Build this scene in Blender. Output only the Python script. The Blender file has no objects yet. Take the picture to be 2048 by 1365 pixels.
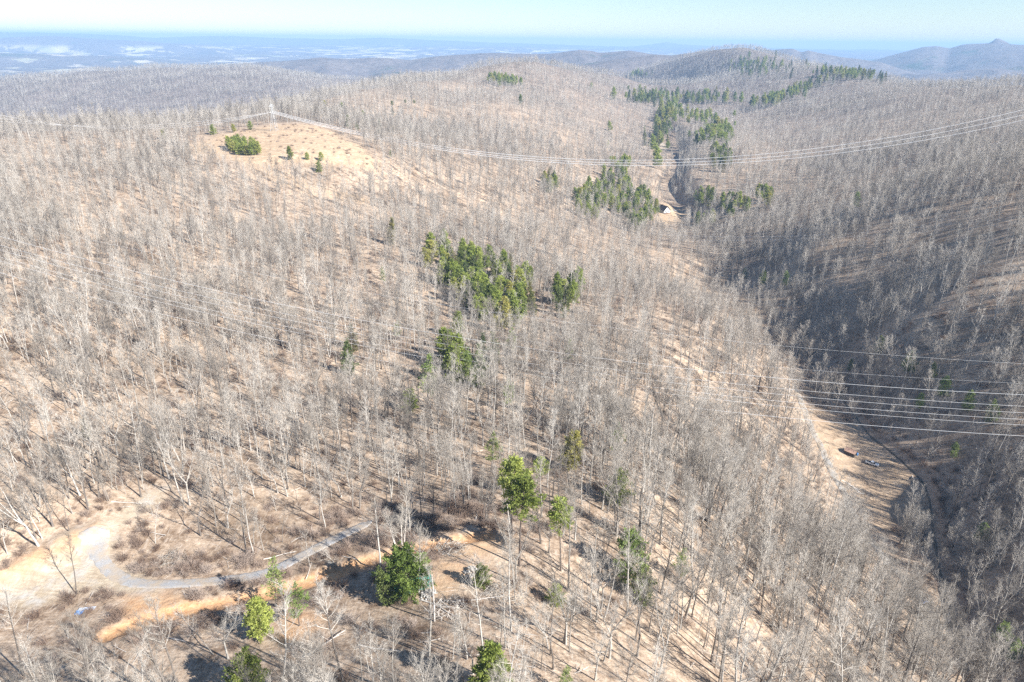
import bpy, math, random
import numpy as np
from mathutils import Vector, Matrix, Euler
from mathutils.bvhtree import BVHTree
rng = np.random.default_rng(11)
random.seed(5)
scene = bpy.context.scene
COL = scene.collection

# ------------------------------------------------------------------ camera
PITCH, ROLL, FPX = math.radians(23.66), math.radians(0.67), 1365.33
cam_d = bpy.data.cameras.new("camera")
cam_d.sensor_width = 36.0
cam_d.lens = 24.0
cam_d.clip_start = 1.0
cam_d.clip_end = 90000.0
cam = bpy.data.objects.new("camera", cam_d)
COL.objects.link(cam)
CAM_M = Matrix.Rotation(math.radians(90) - PITCH, 4, 'X') @ Matrix.Rotation(ROLL, 4, 'Z')
cam.matrix_world = CAM_M
scene.camera = cam

# ------------------------------------------------------------------ sky, sun, exposure
SUN_EL = math.radians(35.5)
SUN_AZ = math.radians(123)          # clockwise from +Y (view direction): right and slightly behind
world = bpy.data.worlds.new("World")
scene.world = world
world.use_nodes = True
wn = world.node_tree
bg = wn.nodes["Background"]
sky = wn.nodes.new("ShaderNodeTexSky")
sky.sky_type = 'NISHITA'
sky.sun_disc = False
sky.sun_elevation = SUN_EL
sky.sun_rotation = SUN_AZ
sky.altitude = 500
sky.air_density = 1.0
sky.dust_density = 0.0
sky.ozone_density = 3.5
wn.links.new(sky.outputs[0], bg.inputs[0])
bg.inputs[1].default_value = 0.06
sun_d = bpy.data.lights.new("sun", 'SUN')
sun_d.energy = 5.0
sun_d.angle = math.radians(0.53)
sun_d.color = (1.0, 0.955, 0.895)
sun = bpy.data.objects.new("sun", sun_d)
COL.objects.link(sun)
sdir = Vector((math.sin(SUN_AZ) * math.cos(SUN_EL), math.cos(SUN_AZ) * math.cos(SUN_EL), math.sin(SUN_EL)))
sun.rotation_euler = sdir.to_track_quat('Z', 'Y').to_euler()
sun.location = sdir * 400
scene.view_settings.view_transform = 'Standard'
scene.view_settings.look = 'None'
scene.view_settings.exposure = 1.36
scene.view_settings.gamma = 1.0
scene.view_settings.use_curve_mapping = False
scene.render.engine = 'CYCLES'
scene.cycles.max_bounces = 5
scene.cycles.diffuse_bounces = 2
scene.cycles.glossy_bounces = 1
scene.cycles.transmission_bounces = 1
scene.cycles.transparent_max_bounces = 4
scene.cycles.volume_bounces = 0
scene.cycles.use_denoising = False
scene.cycles.use_fast_gi = False
scene.cycles.caustics_reflective = False
scene.cycles.caustics_refractive = False

# ------------------------------------------------------------------ helpers
R3 = np.array(CAM_M.to_3x3())
def px_dir(x, y):
    """direction of a photo pixel (2048 x 1365), camera depth 1"""
    v = np.array([(x - 1024.0) / FPX, -(y - 682.5) / FPX, -1.0])
    return R3 @ v
def at_depth(x, y, t):
    return px_dir(x, y) * t
def at_height(x, y, z):
    d = px_dir(x, y)
    return d * (z / d[2])
def tag(o, label=None, cat=None, group=None, kind=None):
    if label: o["label"] = label
    if cat: o["category"] = cat
    if group: o["group"] = group
    if kind: o["kind"] = kind
    return o
def smooth(a, b, x):
    t = np.clip((x - a) / (b - a), 0, 1)
    return t * t * (3 - 2 * t)
def lerp(a, b, t):
    return a + (b - a) * t

# value noise (hash based), used for relief only
def _hash(ix, iy, s):
    h = (ix.astype(np.int64) * 374761393 + iy.astype(np.int64) * 668265263 + s * 974634777) & 0x7fffffff
    h = ((h ^ (h >> 13)) * 1274126177) & 0x7fffffff
    h = h ^ (h >> 16)
    return (h & 0xffff) / 65535.0
def vnoise(x, y, s=0):
    x = np.asarray(x, float); y = np.asarray(y, float)
    ix, iy = np.floor(x), np.floor(y)
    fx, fy = x - ix, y - iy
    ux, uy = fx * fx * (3 - 2 * fx), fy * fy * (3 - 2 * fy)
    a, b = _hash(ix, iy, s), _hash(ix + 1, iy, s)
    c, d = _hash(ix, iy + 1, s), _hash(ix + 1, iy + 1, s)
    return (lerp(lerp(a, b, ux), lerp(c, d, ux), uy)) * 2 - 1
def fbm(x, y, octv=4, s=0, ridged=False):
    v, amp, tot = 0, 1.0, 0
    for k in range(octv):
        n = vnoise(x * 2 ** k, y * 2 ** k, s + 17 * k)
        if ridged: n = 1 - 2 * np.abs(n)
        v = v + n * amp; tot += amp; amp *= .5
    return v / tot

# ------------------------------------------------------------------ terrain: surveyed points
C = []                                   # world points
def H(x, y, z): C.append(at_height(x, y, z))
def T(x, y, t, canopy=0): 
    p = at_depth(x, y, t); p[2] -= canopy; C.append(p)
def W(x, y, z): C.append(np.array([x, y, z], float))
# near slope
for p in [(0,1365,-100),(0,1180,-104),(200,1100,-104.5),(330,1170,-104.5),(550,1150,-104),(700,1070,-105),(300,1250,-101.5),
          (800,1110,-102.5),(950,1080,-103),(500,1365,-97),(1000,1365,-93),(1000,1200,-99),(800,1200,-100),(640,1280,-98.5),
          (0,1000,-98),(130,1020,-101),(0,900,-100),(250,900,-106),(500,900,-108),(800,900,-111),(1050,900,-113),(500,1000,-106),(800,1000,-107.5),
          (0,700,-98),(250,700,-106),(500,700,-112),(800,700,-117),(1050,700,-122),
          (0,500,-92),(250,500,-102),(500,500,-112),(800,500,-122),(1050,500,-135),(950,580,-128),
          (0,380,-88),(250,380,-95),(500,380,-105),(800,380,-115)]: H(*p)
# left crest and knoll
for p in [(60,285,-86),(250,275,-88),(550,256,-82),(440,268,-86),(370,300,-90),(620,254,-82.5),(700,285,-88),(760,322,-97),(600,312,-90),(450,312,-92)]: H(*p)
# centre hill
for p in [(800,232,950),(900,300,690),(1000,400,590),(1100,350,730),(1200,300,920),(1200,420,690),(1000,250,960),(1000,200,1160),(1150,240,1200),
          (1100,180,1450),(850,190,1200),(950,160,1450)]: T(*p, canopy=8)
for p in [(0,232,720),(250,228,740),(400,214,800),(500,200,880),(640,175,1050),(700,160,1180),(775,152,1350),(840,155,1450),(925,135,1650),
          (1000,122,1800),(1100,124,1950),(1180,134,2050),(1270,150,2000)]:
    T(*p, canopy=17)
    q = at_depth(p[0], p[1], p[2]); k = 1.28
    W(q[0]*k, q[1]*k, q[2] - 17 - 0.09 * p[2])
T(1240,180,1750,8); T(1250,230,1400,8)
# valley floor
for p in [(1930,1365,-170),(1745,925,-170),(1640,800,-171),(1700,1040,-169),(1590,700,-172),(1480,575,-174),(1335,425,-172),(1300,300,-166)]: H(*p)
T(1345,270,1300); T(1335,235,1550); T(1290,195,1900, 8)
# near spur above the valley road
for p in [(1200,612,-131),(1400,640,-142),(1300,800,-130),(1300,1000,-114),(1500,1000,-145),(1500,1200,-128),(1300,1365,-105),
          (1700,1365,-146),(1500,1365,-122),(1700,1200,-152),(1450,850,-149),(1450,700,-144),(1200,560,-146),(1150,1200,-106),(1150,1000,-109),(1180,800,-122)]: H(*p)
T(1400,560,430,18); T(1340,480,560,14)
# right slope
for p in [(1600,300,1000),(1700,250,1150),(1500,330,930),(1900,300,720),(1900,230,1000),(1700,400,610),(1500,420,700),(1600,500,500),
          (1800,500,450),(1950,600,360),(1750,650,400),(1950,800,300),(2048,1000,250),(1900,1000,272),(2048,1200,215),(2048,1365,182),
          (1974,350,480),(2048,450,400)]: T(*p, canopy=3)
# upper valley, cone hill, right crest
for p in [(1450,190,1800),(1500,140,2200),(1400,230,1500),(1560,190,1650),(1600,240,1300)]: T(*p, canopy=10)
for p in [(1240,150,2900),(1294,137,2800),(1374,112,2700),(1449,91,2600),(1484,85,2550),(1524,93,2450),(1574,110,2300),(1624,121,2100),
          (1700,136,1800),(1774,146,1600),(1844,151,1450),(1924,155,1300),(2048,152,1150)]:
    T(*p, canopy=16)
    q = at_depth(p[0], p[1], p[2]); k = 1.3
    W(q[0]*k, q[1]*k, q[2] - 16 - 0.06 * p[2])
# left far ridge
for p in [(-150,158,2600),(0,150,2600),(110,150,2600),(250,133,2650),(430,128,2700),(520,135,2750),(640,150,2850),(740,160,2900),(850,150,2950)]:
    T(*p, canopy=14)
    q = at_depth(p[0], p[1], p[2]); W(q[0]*1.25, q[1]*1.25, -235)
for p in [(0,225,1950),(200,215,1950),(420,205,2000),(600,190,2050)]: T(*p)
# outside the frame
for p in [(-200,100,-99),(-300,200,-96),(-500,400,-86),(-700,500,-88),(-900,650,-120),(250,100,-135),(350,200,-95),(500,350,-68),
          (700,500,-52),(1000,700,-45),(0,40,-92),(-60,40,-97),(80,60,-128),(115,80,-168),(150,60,-160),(0,20,-92),(-40,15,-95),(60,20,-110),
          (-1800,1400,-200),(-2500,1700,-160),(1800,1300,-120),(2400,1800,-160)]: W(*p)
C = np.array(C)
def uv(x, y):
    return np.stack([np.arctan2(x, np.maximum(y, 15)), np.log(np.maximum(np.hypot(x, y), 35))], -1)
Cuv = uv(C[:, 0], C[:, 1])
def _phi(r2): return 0.5 * r2 * np.log(r2 + 1e-12)
def tps_fit(P, z, lam):
    n = len(P)
    d2 = ((P[:, None] - P[None]) ** 2).sum(-1)
    K = _phi(d2) + lam * np.eye(n)
    Q = np.concatenate([np.ones((n, 1)), P], 1)
    A = np.block([[K, Q], [Q.T, np.zeros((3, 3))]])
    s = np.linalg.solve(A, np.concatenate([z, np.zeros(3)]))
    return s[:n], s[n:]
LAM = 1.5e-3
_w, _a = tps_fit(Cuv, C[:, 2], LAM)
def tps(x, y):
    P = uv(x.ravel(), y.ravel()).astype(float)
    out = np.empty(len(P))
    Cf, wf = Cuv.astype(float), _w.astype(float)
    for k in range(0, len(P), 40000):
        p = P[k:k + 40000]
        d2 = (p[:, None, 0] - Cf[None, :, 0]) ** 2 + (p[:, None, 1] - Cf[None, :, 1]) ** 2
        out[k:k + 40000] = (0.5 * d2 * np.log(d2 + 1e-12)) @ wf + _a[0] + p @ _a[1:].astype(float)
    return out.reshape(x.shape).astype(float)

# far ridges: (crest pixels, distance, half width, base, ravine amplitude)
RIDGES = [
 ([(440,128),(560,119),(640,113),(700,116),(760,112),(820,118),(880,110),(960,104),(1024,105),(1100,104),(1160,97),(1200,103),(1260,98),(1300,105),(1400,112)], 5200, 700, -250, 22),
 ([(760,142),(900,140),(1000,138),(1090,131),(1174,125),(1249,114),(1304,107),(1344,107),(1414,98),(1500,104),(1580,118)], 4000, 520, -240, 20),
 ([(1440,112),(1510,100),(1540,99),(1574,96),(1586,95),(1604,102),(1617,98),(1640,104),(1680,112),(1760,122)], 6200, 500, -250, 18),
 ([(1600,140),(1700,129),(1740,122),(1780,110),(1845,92),(1875,89),(1900,93),(1930,84),(1960,82),(1985,81),(2012,82),(2048,84),(2200,86),(2400,100)], 7600, 2100, -230, 75),
 ([(1975,88),(1986,80),(1993,74.5),(2001,75.5),(2013,82),(2024,88)], 7600, 190, -60, 6),
 ([(-400,140),(-100,104),(0,104),(120,108),(240,112),(330,118)], 9000, 900, -270, 15),
 ([(-400,66),(0,64),(150,66),(250,71),(310,75),(420,72),(470,72),(560,76),(680,78),(760,75),(900,81),(1024,86),(1100,88),(1200,92),(1270,93),(1310,87),(1332,83),(1360,88),(1420,92),(1500,97),(1600,101),(1700,104),(1780,106),(1900,104),(2400,112)], 20000, 1900, -280, 40),
 ([(-400,90),(0,74),(90,71),(170,74),(240,79),(320,84),(420,90)], 13000, 1300, -280, 50),
]
EAST = None                              # creek line, once known: the bank beyond it rises steeply
def east_bank(x, y):
    if EAST is None: return 0.0
    cx = np.interp(y, EAST[:, 1], EAST[:, 0]); d = x - cx
    k = np.interp(y, [40, 120, 200, 232, 300, 340, 430, 560, 700, 800, 1300, 1700], [0, 13, 13, 3.5, 3.5, 16, 8, 3, 6, 15, 18, 0])
    return k * smooth(6, 36, d) * (1 - smooth(60, 190, d))
def terrain(x, y):
    x = np.asarray(x, float); y = np.asarray(y, float)
    r = np.hypot(x, y); az = np.arctan2(x, y)
    near = tps(x, y)
    und = 1.1 * fbm(x / 38, y / 38, 3, 3) * smooth(30, 120, r) + (8.0 - 5.0 * smooth(150, 350, x)) * fbm(x / 170, y / 170, 3, 9) * smooth(350, 1200, r) \
        + 14.0 * fbm(x / 420, y / 420, 3, 21, True) * smooth(900, 2200, r)
    near = near + und + east_bank(x, y)
    far = -262 + 34 * fbm(x / 1500, y / 1500, 5, 33) + 30 * fbm(x / 800, y / 1300, 4, 35, True) + 30 * np.clip(fbm(x / 3600, y / 3600, 3, 44), 0, 1) + 150 * smooth(6500, 20000, r)
    z = lerp(near, far, smooth(3100, 3900, r))
    for pts, dist, wid, base, amp in RIDGES:
        A = np.array([px_dir(px, py) for px, py in pts])
        a = np.arctan2(A[:, 0], A[:, 1])
        hz = A[:, 2] / np.hypot(A[:, 0], A[:, 1]) * dist - 8
        tp = 0.1 if wid > 300 else 0.006                 # both ends run down into the plain
        a = np.concatenate([[a[0] - tp], a, [a[-1] + tp]]); hz = np.concatenate([[base - 40], hz, [base - 40]])
        h = np.interp(az, a, hz, left=base - 40, right=base - 40)
        rr = (r - dist * (1 + .0 * az)) / wid
        rr = rr + 0.25 * fbm(az * dist / 900, r / 900 * 0 + 3.3, 2, int(dist) % 97)
        prof = np.exp(-rr * rr)
        n = fbm(x / (amp * 14), y / (amp * 14), 4, 7, True) - 0.5
        zz = base + (h - base) * prof + amp * n * np.clip(1.1 - prof, 0, .6) * 2.6 * smooth(0, .25, prof)
        z = np.where((r > 3000) & (prof > .03) & (h > base - 30), np.maximum(z, zz), z)
    return z
# creek line: plan points found by following the valley floor in the photo
def hit(x, y, lift=0.0, f=terrain):
    """photo pixel -> point on the ground"""
    d = px_dir(x, y)
    t = np.concatenate([np.linspace(60, 800, 1500), np.geomspace(800, 30000, 1500)])
    P = d[None] * t[:, None]
    g = P[:, 2] - f(P[:, 0], P[:, 1]) - lift
    k = np.argmax(g < 0)
    if g[k] >= 0: k = len(t) - 1
    k = max(k, 1)
    u = g[k - 1] / (g[k - 1] - g[k] + 1e-9)
    return P[k - 1] + (P[k] - P[k - 1]) * u
def hits(pts): return np.array([hit(*p) for p in pts])

# ------------------------------------------------------------------ plan outlines traced on the ground
def seg_dist(x, y, line):
    """distance of points to a polyline and the parameter along it"""
    best = np.full(x.shape, 1e9)
    for (ax, ay), (bx, by) in zip(line[:-1], line[1:]):
        dx, dy = bx - ax, by - ay
        t = np.clip(((x - ax) * dx + (y - ay) * dy) / (dx * dx + dy * dy + 1e-9), 0, 1)
        best = np.minimum(best, np.hypot(x - ax - t * dx, y - ay - t * dy))
    return best
def in_poly(x, y, poly):
    c = np.zeros(x.shape, bool)
    n = len(poly)
    for i in range(n):
        x1, y1 = poly[i]; x2, y2 = poly[(i + 1) % n]
        c ^= ((y1 > y) != (y2 > y)) & (x < (x2 - x1) * (y - y1) / (y2 - y1 + 1e-12) + x1)
    return c
def soft_poly(x, y, poly, feather):
    """1 inside, 0 outside, fading over feather metres on both sides"""
    out = np.zeros(x.shape)
    lo, hi = poly.min(0) - feather * 2, poly.max(0) + feather * 2
    m = (x > lo[0]) & (x < hi[0]) & (y > lo[1]) & (y < hi[1])
    if not m.any(): return out
    xs, ys = x[m], y[m]
    d = seg_dist(xs, ys, np.vstack([poly, poly[:1]]))
    d = np.where(in_poly(xs, ys, poly), d, -d) + feather * 0.8 * fbm(xs / (feather * 2 + .5), ys / (feather * 2 + .5), 3, 5)
    out[m] = smooth(-feather, feather, d)
    return out
def soft_line(x, y, line, half, feather):
    out = np.zeros(x.shape)
    lo, hi = line.min(0) - half - feather * 2, line.max(0) + half + feather * 2
    m = (x > lo[0]) & (x < hi[0]) & (y > lo[1]) & (y < hi[1])
    if not m.any(): return out
    d = seg_dist(x[m], y[m], line) + feather * 0.5 * fbm(x[m] / (feather * 2 + .5), y[m] / (feather * 2 + .5), 3, 8)
    out[m] = 1 - smooth(half, half + feather, d)
    return out
def catmull(P, n=8):
    P = np.asarray(P, float)
    Q = np.vstack([2 * P[0] - P[1], P, 2 * P[-1] - P[-2]])
    out = []
    for i in range(1, len(Q) - 2):
        for t in np.linspace(0, 1, n, endpoint=False):
            a, b, c, d = Q[i - 1], Q[i], Q[i + 1], Q[i + 2]
            out.append(.5 * (2 * b + (c - a) * t + (2 * a - 5 * b + 4 * c - d) * t * t + (3 * b - a - 3 * c + d) * t ** 3))
    out.append(P[-1])
    return np.array(out)
def plan(pts): return hits(pts)[:, :2]
GRAVEL = catmull(plan([(190,1062),(192,1090),(203,1120),(226,1147),(265,1164),(310,1169),(400,1165),(480,1157),(550,1139),(620,1104),(690,1068),(745,1042)]))
TRACK = catmull(plan([(225,1265),(300,1240),(400,1214),(500,1194),(620,1162),(720,1127),(800,1104),(870,1090),(970,1070)]))
VROAD = catmull(plan([(1590,770),(1615,840),(1640,890),(1662,940),(1690,990),(1712,1040),(1745,1085),(1780,1130),(1815,1165),(1850,1205),(1885,1260)]))
CREEK = catmull(plan([(1655,740),(1690,800),(1735,860),(1775,893),(1812,925),(1845,960),(1862,1005),(1868,1060),(1880,1130),(1900,1200),(1925,1290),(1950,1360)]))
UPCREEK = catmull(plan([(1345,275),(1352,330),(1330,365),(1345,395),(1372,418),(1392,440)]))
EAST = np.vstack([CREEK, [[178, 440], [180, 510], [181, 620], [183, 700]], UPCREEK]); EAST = EAST[np.argsort(EAST[:, 1])]
YARD = plan([(-30,1195),(-30,1165),(60,1130),(120,1085),(185,1052),(235,1030),(290,990),(335,975),(300,1015),(240,1055),(232,1100),(225,1130),(300,1158),(330,1195),(240,1190),(180,1175),(110,1195),(60,1215)])
BANK = plan([(-30,1165),(0,1140),(70,1108),(140,1075),(195,1048),(205,1062),(150,1105),(80,1135),(0,1170)])
SAND2 = plan([(250,1195),(330,1185),(395,1200),(400,1225),(330,1262),(280,1255),(240,1230)])
PAD = plan([(840,1165),(870,1130),(930,1095),(990,1068),(1000,1090),(968,1120),(930,1160),(880,1195),(840,1200)])
SCAR = plan([(540,1240),(590,1215),(660,1225),(640,1260),(570,1290)])
KNOLL = plan([(360,306),(400,284),(430,274),(500,258),(548,250),(620,250),(662,262),(700,282),(764,326),(745,336),(700,330),(650,326),(600,324),(545,332),(500,326),(460,312),(445,303),(410,308)])
KNOLL_T = plan([(356,308),(400,282),(430,272),(500,256),(548,248),(620,248),(662,260),(702,280),(770,326),(760,352),(700,352),(640,345),(600,338),(545,350),(490,345),(450,330),(400,325)])
LAWN_T = plan([(1316,425),(1320,408),(1340,406),(1378,412),(1372,440),(1360,470),(1320,472),(1312,446)])
PATCH_T = plan([(1300,296),(1305,282),(1330,285),(1348,293),(1340,318),(1300,316)])
MEADOW = plan([(1600,812),(1640,815),(1690,840),(1745,880),(1800,915),(1845,950),(1858,1000),(1838,1040),(1790,1060),(1740,1055),(1700,1000),(1665,940),(1635,890)])
LAWN = plan([(1316,425),(1320,410),(1340,408),(1375,412),(1362,428),(1350,448),(1320,458),(1316,440)])
PATCH = plan([(1303,296),(1306,283),(1330,286),(1345,293),(1335,302)])
STREAK = plan([(1850,338),(1880,322),(1912,312)])
RIGHTOFWAY = plan([(445,305),(500,322),(560,352),(640,385),(720,400)])

# ------------------------------------------------------------------ the ground: one sheet, fine near the drone, out to the horizon
def ground_h(x, y):
    z = terrain(x, y)
    near = np.hypot(x, y) < 1200
    if near.any():
        xs, ys = x[near], y[near]
        dz = -1.3 * soft_line(xs, ys, CREEK, 1.0, 5.0) - 6.0 * soft_line(xs, ys, UPCREEK, 4, 16)
        dz += 1.3 * soft_poly(xs, ys, BANK, 2.5)
        dz -= 0.9 * soft_line(xs, ys, TRACK, 1.2, 2.0)
        z[near] += dz
    return z
NA, NR = 720, 1000
az = np.linspace(math.radians(-62), math.radians(62), NA)
# the spacing of the rings is even on the slope near by and grows with distance
rad = np.concatenate([[0.5, 8, 16, 24, 32], np.geomspace(40, 24000, NR)])
AZ, RAD = np.meshgrid(az, rad)
GX, GY = RAD * np.sin(AZ), RAD * np.cos(AZ)
GZ = ground_h(GX, GY)
verts = np.stack([GX, GY, GZ], -1).reshape(-1, 3)
nr = len(rad)
idx = np.arange(nr * NA).reshape(nr, NA)
quads = np.stack([idx[:-1, :-1], idx[:-1, 1:], idx[1:, 1:], idx[1:, :-1]], -1).reshape(-1, 4)[:, ::-1]
def mesh_np(name, v, f, smooth_shade=True):
    me = bpy.data.meshes.new(name)
    v = np.asarray(v, np.float32); f = np.asarray(f, np.int32)
    k = f.shape[1]
    me.vertices.add(len(v)); me.vertices.foreach_set("co", v.ravel())
    me.loops.add(f.size); me.loops.foreach_set("vertex_index", f.ravel())
    me.polygons.add(len(f)); me.polygons.foreach_set("loop_start", np.arange(0, f.size, k, dtype=np.int32))
    me.polygons.foreach_set("loop_total", np.full(len(f), k, np.int32))
    me.update(calc_edges=True)
    if smooth_shade: me.polygons.foreach_set("use_smooth", np.ones(len(f), bool))
    return me
gme = mesh_np("ground", verts, quads)
ground = bpy.data.objects.new("ground", gme); COL.objects.link(ground)
tag(ground, kind="structure")
VX, VY, VR = verts[:, 0], verts[:, 1], np.hypot(verts[:, 0], verts[:, 1])
sand = np.clip(soft_poly(VX, VY, YARD, 2.2) + soft_poly(VX, VY, PATCH, 8) * .8 + soft_line(VX, VY, STREAK, 2, 6) * .6 + soft_poly(VX, VY, PAD, 3) * .75, 0, 1)
clay = np.clip(soft_poly(VX, VY, BANK, 1.6) * .55 + soft_line(VX, VY, TRACK, 1.1, 2.2) + soft_poly(VX, VY, SAND2, 2.5) * .7 + soft_poly(VX, VY, PAD, 3) * .45 + soft_poly(VX, VY, SCAR, 3) * .6, 0, 1)
dry = np.clip(soft_poly(VX, VY, KNOLL, 10) + soft_poly(VX, VY, MEADOW, 6) * .55 + soft_poly(VX, VY, LAWN, 8) + soft_line(VX, VY, RIGHTOFWAY, 5, 10) * .5, 0, 1)
farm = .8 * smooth(900, 2400, VR) + .2 * smooth(2600, 4500, VR)
ca = gme.color_attributes.new("cover", 'FLOAT_COLOR', 'POINT')
ca.data.foreach_set("color", np.stack([sand, clay, dry, farm], -1).astype(np.float32).ravel())
ridge_far = gme.attributes.new("plain", 'FLOAT', 'POINT')
ridge_far.data.foreach_set("value", (smooth(4500, 7000, VR) * (1 - smooth(-150, -90, verts[:, 2])) * (1 - smooth(.22, .34, np.arctan2(VX, VY)))).astype(np.float32))
def ground_at(x, y):
    """height of the sheet itself (bilinear on its own grid)"""
    x = np.atleast_1d(np.asarray(x, float)); y = np.atleast_1d(np.asarray(y, float))
    a = np.arctan2(x, y); r = np.hypot(x, y)
    fa = np.clip((a - az[0]) / (az[1] - az[0]), 0, NA - 1.001)
    fr = np.clip(np.interp(r, rad, np.arange(nr)), 0, nr - 1.001)
    ia, ir = fa.astype(int), fr.astype(int)
    ua, ur = fa - ia, fr - ir
    return (GZ[ir, ia] * (1 - ua) * (1 - ur) + GZ[ir, ia + 1] * ua * (1 - ur) + GZ[ir + 1, ia] * (1 - ua) * ur + GZ[ir + 1, ia + 1] * ua * ur)

# ------------------------------------------------------------------ node material helper
class NM:
    def __init__(self, name, rough=0.9, spec=0.2):
        self.m = bpy.data.materials.new(name); self.m.use_nodes = True
        self.t = self.m.node_tree; self.b = self.t.nodes["Principled BSDF"]
        self.b.inputs["Roughness"].default_value = rough
        self.b.inputs["Specular IOR Level"].default_value = spec
        self._c = None
    def n(self, kind, **kw):
        nd = self.t.nodes.new(kind)
        for k, v in kw.items(): setattr(nd, k, v)
        return nd
    def link(self, a, b): self.t.links.new(a, b); return b
    def pos(self):
        if self._c is None: self._c = self.n("ShaderNodeNewGeometry").outputs["Position"]
        return self._c
    def obj(self): return self.n("ShaderNodeTexCoord").outputs["Object"]
    def noise(self, vec, scale, detail=4, rough=.55, out=0, dist=0.0):
        nd = self.n("ShaderNodeTexNoise")
        nd.inputs["Scale"].default_value = scale; nd.inputs["Detail"].default_value = detail
        nd.inputs["Roughness"].default_value = rough; nd.inputs["Distortion"].default_value = dist
        self.link(vec, nd.inputs["Vector"]); return nd.outputs[out]
    def voronoi(self, vec, scale, feature='F1', out=0):
        nd = self.n("ShaderNodeTexVoronoi", feature=feature)
        nd.inputs["Scale"].default_value = scale; self.link(vec, nd.inputs["Vector"]); return nd.outputs[out]
    def ramp(self, fac, stops):
        nd = self.n("ShaderNodeValToRGB"); el = nd.color_ramp.elements
        while len(el) < len(stops): el.new(.5)
        for e, (p, c) in zip(el, stops):
            e.position = p; e.color = (*c, 1) if not isinstance(c, (int, float)) else (c, c, c, 1)
        self.link(fac, nd.inputs[0]); return nd.outputs[0]
    def mix(self, fac, a, b, mode='MIX'):
        nd = self.n("ShaderNodeMix", data_type='RGBA', blend_type=mode)
        for s, v in ((0, fac), (6, a), (7, b)):
            if isinstance(v, (int, float)): nd.inputs[s].default_value = v
            elif isinstance(v, tuple): nd.inputs[s].default_value = (*v, 1)
            else: self.link(v, nd.inputs[s])
        return nd.outputs[2]
    def math(self, op, a, b=0.0, clamp=False):
        nd = self.n("ShaderNodeMath", operation=op); nd.use_clamp = clamp
        for s, v in ((0, a), (1, b)):
            if isinstance(v, (int, float)): nd.inputs[s].default_value = v
            else: self.link(v, nd.inputs[s])
        return nd.outputs[0]
    def color(self, c):
        if isinstance(c, tuple): self.b.inputs["Base Color"].default_value = (*c, 1)
        else: self.link(c, self.b.inputs["Base Color"])
        return self
    def bump(self, h, strength=.5, dist=1.0):
        nd = self.n("ShaderNodeBump"); nd.inputs["Strength"].default_value = strength; nd.inputs["Distance"].default_value = dist
        self.link(h, nd.inputs["Height"]); self.link(nd.outputs[0], self.b.inputs["Normal"]); return self

# ------------------------------------------------------------------ ground material
g = NM("forest_floor", .95, .1)
P = g.pos()
litter = g.ramp(g.noise(P, .9, 6, .75), [(.25, (.16, .118, .085)), (.42, (.325, .252, .186)), (.55, (.43, .348, .268)), (.7, (.53, .455, .37))])
patch = g.ramp(g.noise(P, .035, 4, .6), [(.32, (.62, .58, .54)), (.5, (.95, .92, .9)), (.68, (1.15, 1.13, 1.1))])
litter = g.mix(1.0, litter, patch, 'MULTIPLY')
litter = g.mix(1.0, litter, g.ramp(g.noise(P, .28, 6, .72), [(.33, (.55, .50, .47)), (.5, (1.0, .99, .98)), (.66, (1.14, 1.15, 1.15))]), 'MULTIPLY')
# twigs and fallen sticks: thin pale and dark streaks in two directions
for k, (sx, sy) in enumerate(((.25, 2.6), (2.4, .3))):
    mp = g.n("ShaderNodeMapping"); mp.inputs["Scale"].default_value = (sx, sy, .3); mp.inputs["Rotation"].default_value = (0, 0, .6 + k * .5)
    g.link(P, mp.inputs[0])
    st = g.ramp(g.noise(mp.outputs[0], 1.0, 4, .6), [(.57, 0), (.64, 1)])
    litter = g.mix(g.math('MULTIPLY', st, .45), litter, ((.10, .075, .06), (.50, .43, .36))[k])
sandc = g.ramp(g.noise(P, .5, 6, .7), [(.3, (.30, .245, .18)), (.5, (.40, .335, .25)), (.7, (.48, .42, .34))])
mp = g.n("ShaderNodeMapping"); mp.inputs["Scale"].default_value = (.12, 1.5, .2); mp.inputs["Rotation"].default_value = (0, 0, -.62); g.link(P, mp.inputs[0])
sandc = g.mix(g.ramp(g.noise(mp.outputs[0], 1.0, 5, .6), [(.5, 0), (.62, .6)]), sandc, (.30, .235, .165))
sandc = g.mix(g.ramp(g.noise(P, .13, 4, .65), [(.53, 0), (.68, 1)]), sandc, (.40, .385, .36))
clayc = g.ramp(g.noise(P, .6, 6, .7), [(.3, (.38, .20, .10)), (.5, (.53, .31, .16)), (.7, (.60, .42, .25))])
dryc = g.ramp(g.noise(P, .22, 7, .75), [(.28, (.23, .175, .125)), (.45, (.40, .29, .19)), (.58, (.50, .375, .25)), (.74, (.62, .55, .47))])
cov = g.n("ShaderNodeVertexColor", layer_name="cover")
sep = g.n("ShaderNodeSeparateColor"); g.link(cov.outputs[0], sep.inputs[0])
edge = g.math('MULTIPLY', g.math('SUBTRACT', g.noise(P, .45, 5, .7), .5), 1.1)
def grip(ch):     # breaks the outline up with the noise of the soil
    return g.math('MULTIPLY', g.math('ADD', sep.outputs[ch], g.math('MULTIPLY', edge, g.math('MULTIPLY', sep.outputs[ch], 2.0))), 1.0, True)
col = g.mix(grip(2), litter, dryc)
col = g.mix(grip(0), col, sandc)
col = g.mix(grip(1), col, clayc)
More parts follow.
